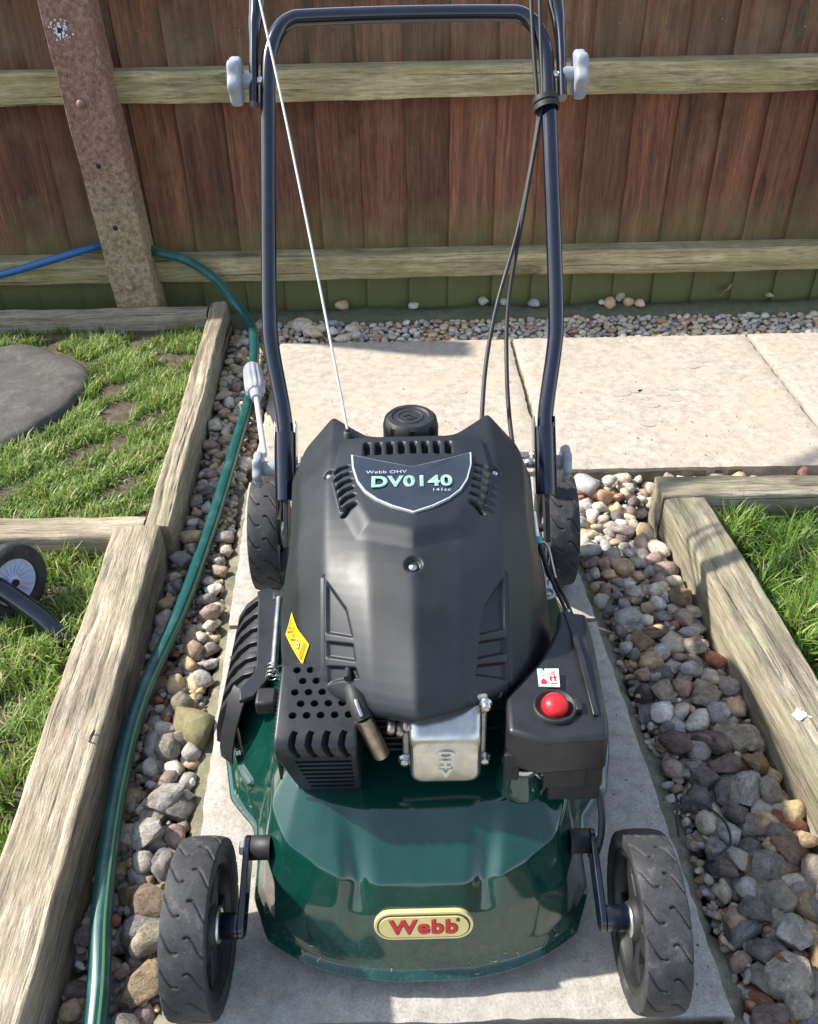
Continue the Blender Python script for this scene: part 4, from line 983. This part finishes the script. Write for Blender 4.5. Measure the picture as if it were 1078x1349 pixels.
# ---- air cleaner
at_ = [(.147, .275), (.176, .271), (.1745, .224), (.168, .118), (.1645, .100), (.106, .096), (.078, .108), (.080, .148), (.117, .193), (.127, .213), (.141, .245)]
def zt(x, y): return .243 - max(0, y - .20) * .16 - max(0, x - .155) * .12
b_ = MB(); n = len(at_); V = [(x, y, zt(x, y)) for x, y in at_] + [(x + (.002 if x > .12 else -.001), y, .196) for x, y in at_]
b_.add(V, [tuple(range(n)), tuple(range(n, 2 * n))[::-1]] + [(i, (i + 1) % n, n + (i + 1) % n, n + i) for i in range(n)])
air = b_.build('air_cleaner', PLAST, MOW, bevel=.005, seg=4)
L_ = [(.152, .272), (.1535, .235), (.154, .195), (.1545, .160), (.155, .124)]; V = []
for x, y in L_: V += [(x, y, zt(x, y) - .004), (x, y, zt(x, y) + .0014), (x + .0055, y, zt(x + .0055, y) + .0014), (x + .0055, y, zt(x + .0055, y) - .004)]
MB().add(V, [(i * 4 + a, i * 4 + (a + 1) % 4, (i + 1) * 4 + (a + 1) % 4, (i + 1) * 4 + a) for i in range(4) for a in range(4)] + [(0, 1, 2, 3), (16, 17, 18, 19)]).build('cover_ridge', PLAST, air, bevel=.0008)
MB().prism([(.118, .1045), (.166, .104), (.170, .20), (.128, .205)], .149, .198, 'z').build('air_cleaner_base', PLASTD, MOW, bevel=.002)
MB().prism([(.112, .101), (.150, .1005), (.150, .106), (.112, .106)], .172, .200, 'z').build('air_cleaner_rib', PLASTD, MOW, bevel=.001)
MB().box(.076, .090, .104, .112, .180, .215).build('air_cleaner_clip', PLASTD, MOW, bevel=.001)
MB().lathe([(.188, .0165), (.188, .019), (.180, .019), (.180, .0165)], 30, 'z', (.096, .125, 0)).build('hose_clamp', METAL, MOW)
MB().tube([(.106, .107, .185), (.111, .105, .181), (.108, .108, .178), (.114, .107, .186)], .0012, 6).build('clamp_screw', METAL, MOW)
MB().lathe([(.148, .024), (.165, .022), (.182, .0165), (.195, .016), (.215, .016)], 36, 'z', (.096, .127, 0)).build('intake_pipe', DECK, MOW)
zz = .2435
prm = MB().lathe([(zz - .004, .0195), (zz + .0022, .0195), (zz + .003, .0185), (zz + .003, .0172), (zz + .0005, .0165), (zz - .001, .0001)], 40, 'z', (.1225, .134, 0)).build('primer_collar', PLASTD, MOW)
MB().box(.1405, .1465, .128, .142, zz - .003, zz + .003).build('collar_tab', PLASTD, prm, bevel=.001)
mb = MB().lathe([(zz - .001, .0120), (zz + .003, .0121), (zz + .0072, .0106), (zz + .0100, .0070), (zz + .0112, .0028), (zz + .0113, .0001)], 40, 'z', (.1225, .134, 0)); mb.build('primer_bulb', REDP, MOW)
stk = MB().prism([(.1115, .158), (.1305, .157), (.1325, .1795), (.1125, .180)], .2432, .2446, 'z').build('instruction_sticker', STICKW, MOW)
mb = MB()
for x, y, w_, h in ((.1225, .1600, .006, .0012), (.1225, .1640, .0018, .006), (.1265, .1635, .0018, .0075), (.1225, .1720, .006, .0012), (.1250, .1745, .004, .0012), (.124, .1680, .0055, .0011)): mb.box(x, x + w_, y, y + h, .2444, .2450)
mb.box(.1140, .1195, .1605, .1635, .2444, .2450); mb.add([(.1135, .1635, .2450), (.1200, .1635, .2450), (.1170, .1680, .2450)], [(0, 1, 2)]); mb.build('sticker_print', REDI, stk)
mb = MB()
for k in range(4): mb.box(.1145, .1145 + .004 + (k % 2) * .001, .1705 + k * .0022, .1712 + k * .0022, .2444, .2450)
mb.build('sticker_print', simple('blue_ink', (.10, .25, .50), (.14, .32, .58), .5), stk)
MB().tube(smooth_path([(.165, .119, .152), (.170, .108, .140), (.170, .092, .122), (.166, .083, .100), (.163, .088, .085)], 6), .0034, 10).build('control_rod', PLASTD, MOW)

# ---- side flap (discharge cover) on the left
fp = [(-.1785, .428), (-.168, .420), (-.163, .400), (-.158, .300), (-.160, .277), (-.174, .250), (-.189, .244), (-.191, .262), (-.178, .285), (-.1775, .30), (-.189, .405), (-.192, .420)]
flp = MB().prism(fp, .133, .139, 'z').build('side_flap', PLAST, MOW, bevel=.0015)
mb = MB(); V = []; F = []
prof = [(-.178, .136), (-.192, .132), (-.205, .121), (-.216, .104), (-.222, .082), (-.224, .062)]
for j in range(25):
    y = .25 + .165 * j / 24; k_ = .94 + .06 * math.sin(PI * j / 24)
    for x, z in prof: V.append((-.17 + (x + .17) * k_ * .93, y, z - .004))
F = [(j * 6 + i, j * 6 + i + 1, (j + 1) * 6 + i + 1, (j + 1) * 6 + i) for j in range(24) for i in range(5)]
MB().add(V, F, True).build('flap_shell', PLASTD, flp)
for k in range(7):
    y = .262 + .0245 * k; mb = MB(); w_ = .0095; V = []
    for x, z in prof:
        ys = y - (.136 - z) * .12
        V += [(x - .001, ys, z + .001), (x - .001, ys + w_, z + .001), (x + .008, ys + w_, z - .005), (x + .008, ys, z - .005)]
    F = [(i * 4 + a, i * 4 + (a + 1) % 4, (i + 1) * 4 + (a + 1) % 4, (i + 1) * 4 + a) for i in range(5) for a in range(4)] + [(0, 1, 2, 3), (20, 21, 22, 23)]
    MB().add(V, F).build('flap_rib', PLAST, flp, bevel=.0008)
mb = MB(); V = []
for (y, x, z, w_) in ((.262, -.190, .136, .009), (.250, -.1955, .128, .009), (.243, -.201, .110, .008), (.238, -.207, .090, .008), (.232, -.211, .070, .008), (.230, -.212, .056, .007)):
    V += [(x - w_, y + .008, z), (x + w_, y - .004, z), (x + w_, y - .001, z - .006), (x - w_, y + .014, z - .006)]
mb.add(V, [(i * 4 + a, i * 4 + (a + 1) % 4, (i + 1) * 4 + (a + 1) % 4, (i + 1) * 4 + a) for i in range(5) for a in range(4)] + [(0, 1, 2, 3), (20, 21, 22, 23)])
mb.build('flap_tail', PLASTD, flp, bevel=.001)
MB().tube([(-.1625, .402, .1425), (-.156, .285, .1425)], .0042, 14).build('hinge_rod', METAL, flp)
MB().tube([(-.166, .291, .142), (-.150, .289, .143), (-.138, .287, .146)], .0013, 8).build('spring_wire', BLACKIN, flp)
sprg = [Vector((-.157 + .006 * math.cos(t), .270 + .0009 * t, .143 + .006 * math.sin(t))) for t in [i * .5 for i in range(50)]]
MB().tube(sprg, .0009, 6).build('hinge_spring', METAL, flp)
MB().box(-.172, -.150, .238, .262, .122, .140).build('hinge_lug', PLASTD, flp, bevel=.003); MB().box(-.172, -.150, .402, .420, .122, .142).build('hinge_lug', PLASTD, flp, bevel=.003)

# ---- wheels
def tyre_mesh(Rr, hw):
    NT, prof = 900, []
    ng = 34
    for i in range(ng):
        u = -1 + 2 * i / (ng - 1); prof.append((u * hw, Rr - .0022 * abs(u) ** 3, u))
    side = [(hw * 1.0, Rr - .005, None), (hw * .985, Rr - .012, None), (hw * .90, Rr - .0155, None), (hw * .9, Rr - .0165, None)]
    P = [(-a, b, None) for a, b, _ in side[::-1]] + prof + side
    th = np.linspace(0, 2 * PI, NT, endpoint=False); V = np.zeros((NT, len(P), 3)); per = 2 * PI / 17
    for k, (a, r_, u) in enumerate(P):
        rr = np.full(NT, r_)
        if u is not None:
            dep = np.zeros(NT)
            for s in (-1, 1):
                uu = u * s
                if uu > .10:
                    t = (uu - .10) / .9; ph = .16 * (t - 1) ** 1 - .055 * math.sin(t * PI * 1.5) + (.5 * per if s < 0 else 0)
                    d = (th - ph * s) % per; d = np.minimum(d, per - d) * r_
                    dep = np.maximum(dep, np.exp(-(d / .00105) ** 2) * min(1, (uu - .10) / .06))
            rr = rr - .0028 * dep 
        V[:, k, 0] = a; V[:, k, 1] = rr * np.cos(th); V[:, k, 2] = rr * np.sin(th)
    return V.reshape(-1, 3), grid_faces(NT, len(P), True)
def wheel(x, y, Rr, hw, side, first=[]):
    root = empty('wheel', (x, y, Rr), 0, MOW)
    if side > 0: root.rotation_euler = (0, 0, PI)
    root.rotation_euler[0] = rng.uniform(0, 6)
    V, F = tyre_mesh(Rr, hw)
    fast_mesh('tyre', V, F, RUBBER, root, True)
    r1 = Rr - .0155                                         # side +x of the local wheel faces the deck
    rim = MB().lathe([(hw * .88, r1 + .001), (hw * .86, r1 - .007), (hw * .70, r1 - .009), (hw * .1, r1 - .011), (-hw * .1, r1 - .011), (-hw * .8, r1 - .009), (-hw * .86, r1 - .004), (-hw * .88, r1 + .001)], 64, 'x')
    rm = rim.build('rim', PLASTD, root, fix=False)
    mb = MB().lathe([(hw * .80, .0001), (hw * .80, .016), (hw * .55, .019), (-hw * .6, .019), (-hw * .9, .014), (-hw * .9, .0001)], 40, 'x', smooth=False)
    n = 5
    for k in range(n):
        a = 2 * PI * k / n; MM = Matrix.Rotation(a, 4, 'X'); mb.prism([(-.0135, .015), (-.0085, r1 * .6), (-.016, r1 - .008), (.016, r1 - .008), (.0085, r1 * .6), (.0135, .015)], -hw * .1, hw * .55, 'x', MM)
    mb.lathe([(-hw * .35, .0001), (-hw * .35, r1 - .008)], 40, 'x')
    mb.build('hub', PLASTD, root, bevel=.0012)
    MB().lathe([(hw * .80, .0150), (hw * .80 + .0018, .0150), (hw * .80 + .0018, .0001)], 32, 'x').build('washer', METAL, root)
    return root
RF = .0775
wl = wheel(-.2000, .030, RF, .0190, -1); wr = wheel(.2035, .028, RF, .0190, 1)
wheel(-.2030, .612, .0835, .0200, -1); wheel(.2060, .610, .0835, .0200, 1)
def capsule_yz(a, b, r_, n=10):
    d = Vector(b) - Vector(a); t0 = math.atan2(d.y, d.x)
    return [(b[0] + r_ * math.cos(t0 - PI / 2 + PI * i / n), b[1] + r_ * math.sin(t0 - PI / 2 + PI * i / n)) for i in range(n + 1)] + [(a[0] + r_ * math.cos(t0 + PI / 2 + PI * i / n), a[1] + r_ * math.sin(t0 + PI / 2 + PI * i / n)) for i in range(n + 1)]
for s, wx in ((-1, -.2000), (1, .2035)):
    arm = MB().prism(capsule_yz((.030, RF), (.094, .100), .0115), s * .1605, s * .1665, 'x').build('wheel_arm', NAVY, MOW, bevel=.0012)
    MB().lathe([(s * .1665, .0115), (s * (abs(wx) - .013), .0115)], 28, 'x', (0, .030, RF)).build('axle_bush', NAVY, arm)
    MB().lathe([(s * .142, .0115), (s * .1600, .0115), (s * .1600, .0001)], 28, 'x', (0, .094, .100)).build('pivot_bush', PLASTD, arm)
    MB().lathe([(s * .1665, .0075), (s * .1705, .0075), (s * .1715, .006), (s * .1715, .0001)], 6, 'x', (0, .094, .100), smooth=False).build('pivot_bolt', METAL, arm)
MB().tube([(-.185, .612, .0835), (.188, .610, .0835)], .006, 14).build('rear_axle', BLACKIN, MOW)

# ---- handle: lower inverted U, upper tubes outside it, knobs, brackets
def hz(y): return .64 + 1.19 * (y - .92)
low = [(-.163, .545, .195), (-.163, .575, .231), (-.1635, .600, .260), (-.167, .620, .285), (-.179, .665, .338), (-.1825, .692, .370), (-.183, .76, hz(.76)), (-.1825, .85, hz(.85)), (-.1815, .912, hz(.912))]
corner = [(-.177, .935, hz(.935)), (-.165, .953, hz(.953)), (-.148, .9615, hz(.9615)), (-.125, .963, hz(.963))]
mir = [(.013 - x, y, z) for x, y, z in (low + corner)[::-1]]
hp2 = smooth_path(low + corner + [(-.04, .964, hz(.964)), (.05, .964, hz(.964))] + mir, 8)
hand = MB().tube(hp2, .0104, 20).build('handle_tube', NAVY, MOW)
for s, cx in ((-1, 0), (1, .013)):
    X0 = s * .1990 + cx; pts = [(X0 + s * .0015, .884, hz(.884) + .002), (X0 + s * .0015, .92, hz(.92) + .002), (X0, .955, hz(.955)), (X0 - s * .003, .985, hz(.985)), (X0 - s * .001, 1.10, hz(1.10)), (X0 - s * .0, 1.22, hz(1.22))]
    pts = smooth_path(pts, 6); mb = MB().tube(pts, [.0104 if i > 16 else .0104 for i in range(len(pts))], 20)
    mb.v = [((X0 + s * .0015 + (x - X0 - s * .0015) * (.62 if y < .935 else .62 + .38 * min(1, (y - .935) / .035))), y, z) for x, y, z in mb.v]
    mb.build('upper_handle_tube', NAVY, MOW)
    # star knobs: upper and lower
    for (ky, kz, kr, kx, th_) in ((.905, .624, .0320, .011, .0165), (.592, .206, .0235, .021 if s < 0 else .016, .012)):
        ix = (X0 + s * .006) if ky > .8 else (s * .1765 + cx * .6); x1 = ix + s * kx; n = 84; prof = [(0, .86), (.0015, .95), (.004, 1.0), (th_ - .004, 1.0), (th_ - .0015, .96), (th_, .85), (th_, .55), (th_ - .003, .5), (th_ - .003, .001)]; V = []
        for a, f_ in [(0, .001)] + prof:
            for k in range(n):
                t = 2 * PI * k / n; lobe = 1 - .10 * (1 - math.cos(6 * t)) ** .9; rr = kr * f_ * (lobe if f_ > .6 else 1); V.append((x1 + s * a, ky + rr * math.cos(t), kz + rr * math.sin(t)))
        kb = MB().add(V, [(i * n + k, i * n + (k + 1) % n, (i + 1) * n + (k + 1) % n, (i + 1) * n + k) for i in range(len(prof)) for k in range(n)], True).build('knob', GREYP, MOW)
        kb.data.set_sharp_from_angle(angle=R(45))
        MB().lathe([(ix - s * .004, .011), (ix + s * .003, .0110), (x1 + s * .001, .0095)], 24, 'x', (0, ky, kz)).build('knob_stem', GREYP, kb)
        MB().lathe([(ix - s * (.030 if ky > .8 else .033), .0001), (ix - s * (.030 if ky > .8 else .033), .006), (ix - s * (.022 if ky > .8 else .026), .0075), (ix, .004)], 16, 'x', (0, ky, kz)).build('knob_bolt', METAL, kb)
    bx = s * .1635 + (.0115 if s > 0 else 0)
    # U shaped bracket around the tube foot, and the strap down to the deck
    d3 = Vector((0, .064, .078)).normalized(); up = Vector((0, -d3.z, d3.y)); MM = Matrix(((1, 0, 0, bx), (0, d3.y, up.y, .575), (0, d3.z, up.z, .230), (0, 0, 0, 1)))
    br = MB().box(-.0142, -.0122, -.052, .050, -.015, .006, MM).box(.0122, .0142, -.052, .050, -.015, .006, MM).tube([MM @ Vector((0, -.053, 0)), MM @ Vector((0, .036, 0))], .0134, 24).build('handle_bracket', NAVY, MOW, bevel=.0012)
    MB().box(-.003, .003, -.115, -.03, -.013, .010, MM).build('bracket_strap', PLASTD, MOW, bevel=.001)
    MB().box(bx - s * .036 - .010, bx - s * .036 + .014, .470, .505, .118, .170).build('deck_bracket', METAL, MOW, bevel=.003)
    scr = [(bx - s * (.016 + .0012 * i), .0045 if i % 2 else .0056) for i in range(22)]
    MB().lathe(scr, 16, 'x', (0, .600, .213)).build('threaded_rod', METAL, MOW)
MB().tube([(-.163, .59, .21), (.175, .59, .205)], .0001, 3).build('pivot_line', BLACKIN, MOW) if 0 else None

# ---- cables, clip and starter cord
cA = smooth_path([(.086, .545, .22), (.089, .56, .275), (.100, .64, .329), (.120, .72, .378), (.152, .79, .457), (.178, .86, .560), (.180, .885, .598), (.176, .93, .662), (.174, .99, .745), (.178, 1.10, .880)], 8)
cB = smooth_path([(.156, .365, .195), (.150, .403, .204), (.146, .445, .212), (.136, .489, .242), (.1285, .55, .262), (.131, .66, .297), (.1375, .74, .370), (.159, .80, .474), (.180, .86, .564), (.187, .885, .603), (.186, .93, .664), (.186, .99, .748), (.190, 1.10, .880)], 8)
MB().tube(cA, .0029, 12).build('cable', PLASTD, MOW); MB().tube(cB, .0029, 12).build('cable', PLASTD, MOW)
tq = Vector((0, 1, 1.19)).normalized().to_track_quat('Z', 'Y').to_matrix().to_4x4(); CMx = Matrix.Translation((.1915, .878, hz(.878) + .003)) @ tq
lathe_at([(-.008, .0155), (-.0085, .0178), (-.0015, .0178), (0, .0160), (.0015, .0178), (.0085, .0178), (.008, .0155), (-.008, .0155)], 36, CMx @ Matrix.Rotation(R(8), 4, 'Y'), 'cable_clip', PLASTD, MOW)
MB().tube(smooth_path([(-.0695, .448, .340), (-.104, .60, .458), (-.152, .80, .615), (-.188, .94, .724), (-.205, 1.01, .778)], 8), .0016, 10).build('starter_cord', WHITEP, MOW)
MB().lathe([(.334, .0058), (.3475, .0055), (.3475, .0025)], 20, 'z', (-.0695, .447, 0)).build('cord_guide', PLASTD, MOW)
# brake bracket and its parts on the right
MB().box(.128, .160, .360, .405, .176, .178).build('brake_bracket', METAL, MOW, bevel=.0008)
mb = MB().tube(smooth_path([(.128, .418, .205), (.148, .420, .207), (.158, .412, .205), (.160, .37, .200), (.161, .31, .205), (.158, .272, .232)], 6), .0017, 8); mb.build('control_wire', METAL, MOW)
MB().tube([(.142, .452, .226), (.144, .43, .210), (.146, .405, .196)], [.0062, .0062, .0045], 16).build('cable_end', METAL, MOW)
MB().tube([(.1445, .426, .2075), (.1450, .419, .2025)], .0085, 20).build('cable_nut', simple('green_zinc', (.03, .22, .2), (.05, .3, .27), .35, .7), MOW)
MB().lathe([(-.010, .0105), (.010, .0105)], 24, 'x', (.146, .385, .184)).build('brake_roller', METAL, MOW)
ringp = [Vector((.150 + .0075 * math.cos(t), .352 + .0075 * math.sin(t), .186)) for t in [i / 20 * 2 * PI for i in range(21)]]
MB().tube(ringp, .0022, 8).build('wire_eye', WHITEP, MOW)
MB().tube([(.148, .405, .197), (.150, .375, .192), (.150, .358, .188)], .0014, 8).build('brake_wire', METAL, MOW)
for k in range(2): MB().tube(smooth_path([(.157 + .005 * k, .268, .226), (.158 + .005 * k, .30, .215), (.155 + .005 * k, .36, .200)], 5), .0022, 8).build('control_cable', PLASTD, MOW)

# dried clippings and mud stuck to the deck lip and the tyres
mb = MB()
for k in range(60):
    t = rng.uniform(0, 900); i = int(t) % 900; p = deckS.G.reshape(900, 150, 3)[i, rng.randrange(2, 13)]
    if p[1] > .35: continue
    q, n2 = deckS.snap(p, .0006); a = Vector((rng.gauss(0, 1), rng.gauss(0, 1), rng.gauss(0, .5))); a = (a - n2 * a.dot(n2)).normalized() * rng.uniform(.0007, .0028); b_ = n2.cross(a).normalized() * rng.uniform(.0003, .0009)
    mb.add([q - a - b_, q + a - b_ * .3, q + a * 1.1 + b_ * .4, q - a + b_], [(0, 1, 2, 3)])
tag(mb.build('clippings', simple('dried_clippings', (.22, .19, .08), (.42, .38, .22), .9, scale=200), MOW, fix=False), kind='stuff')
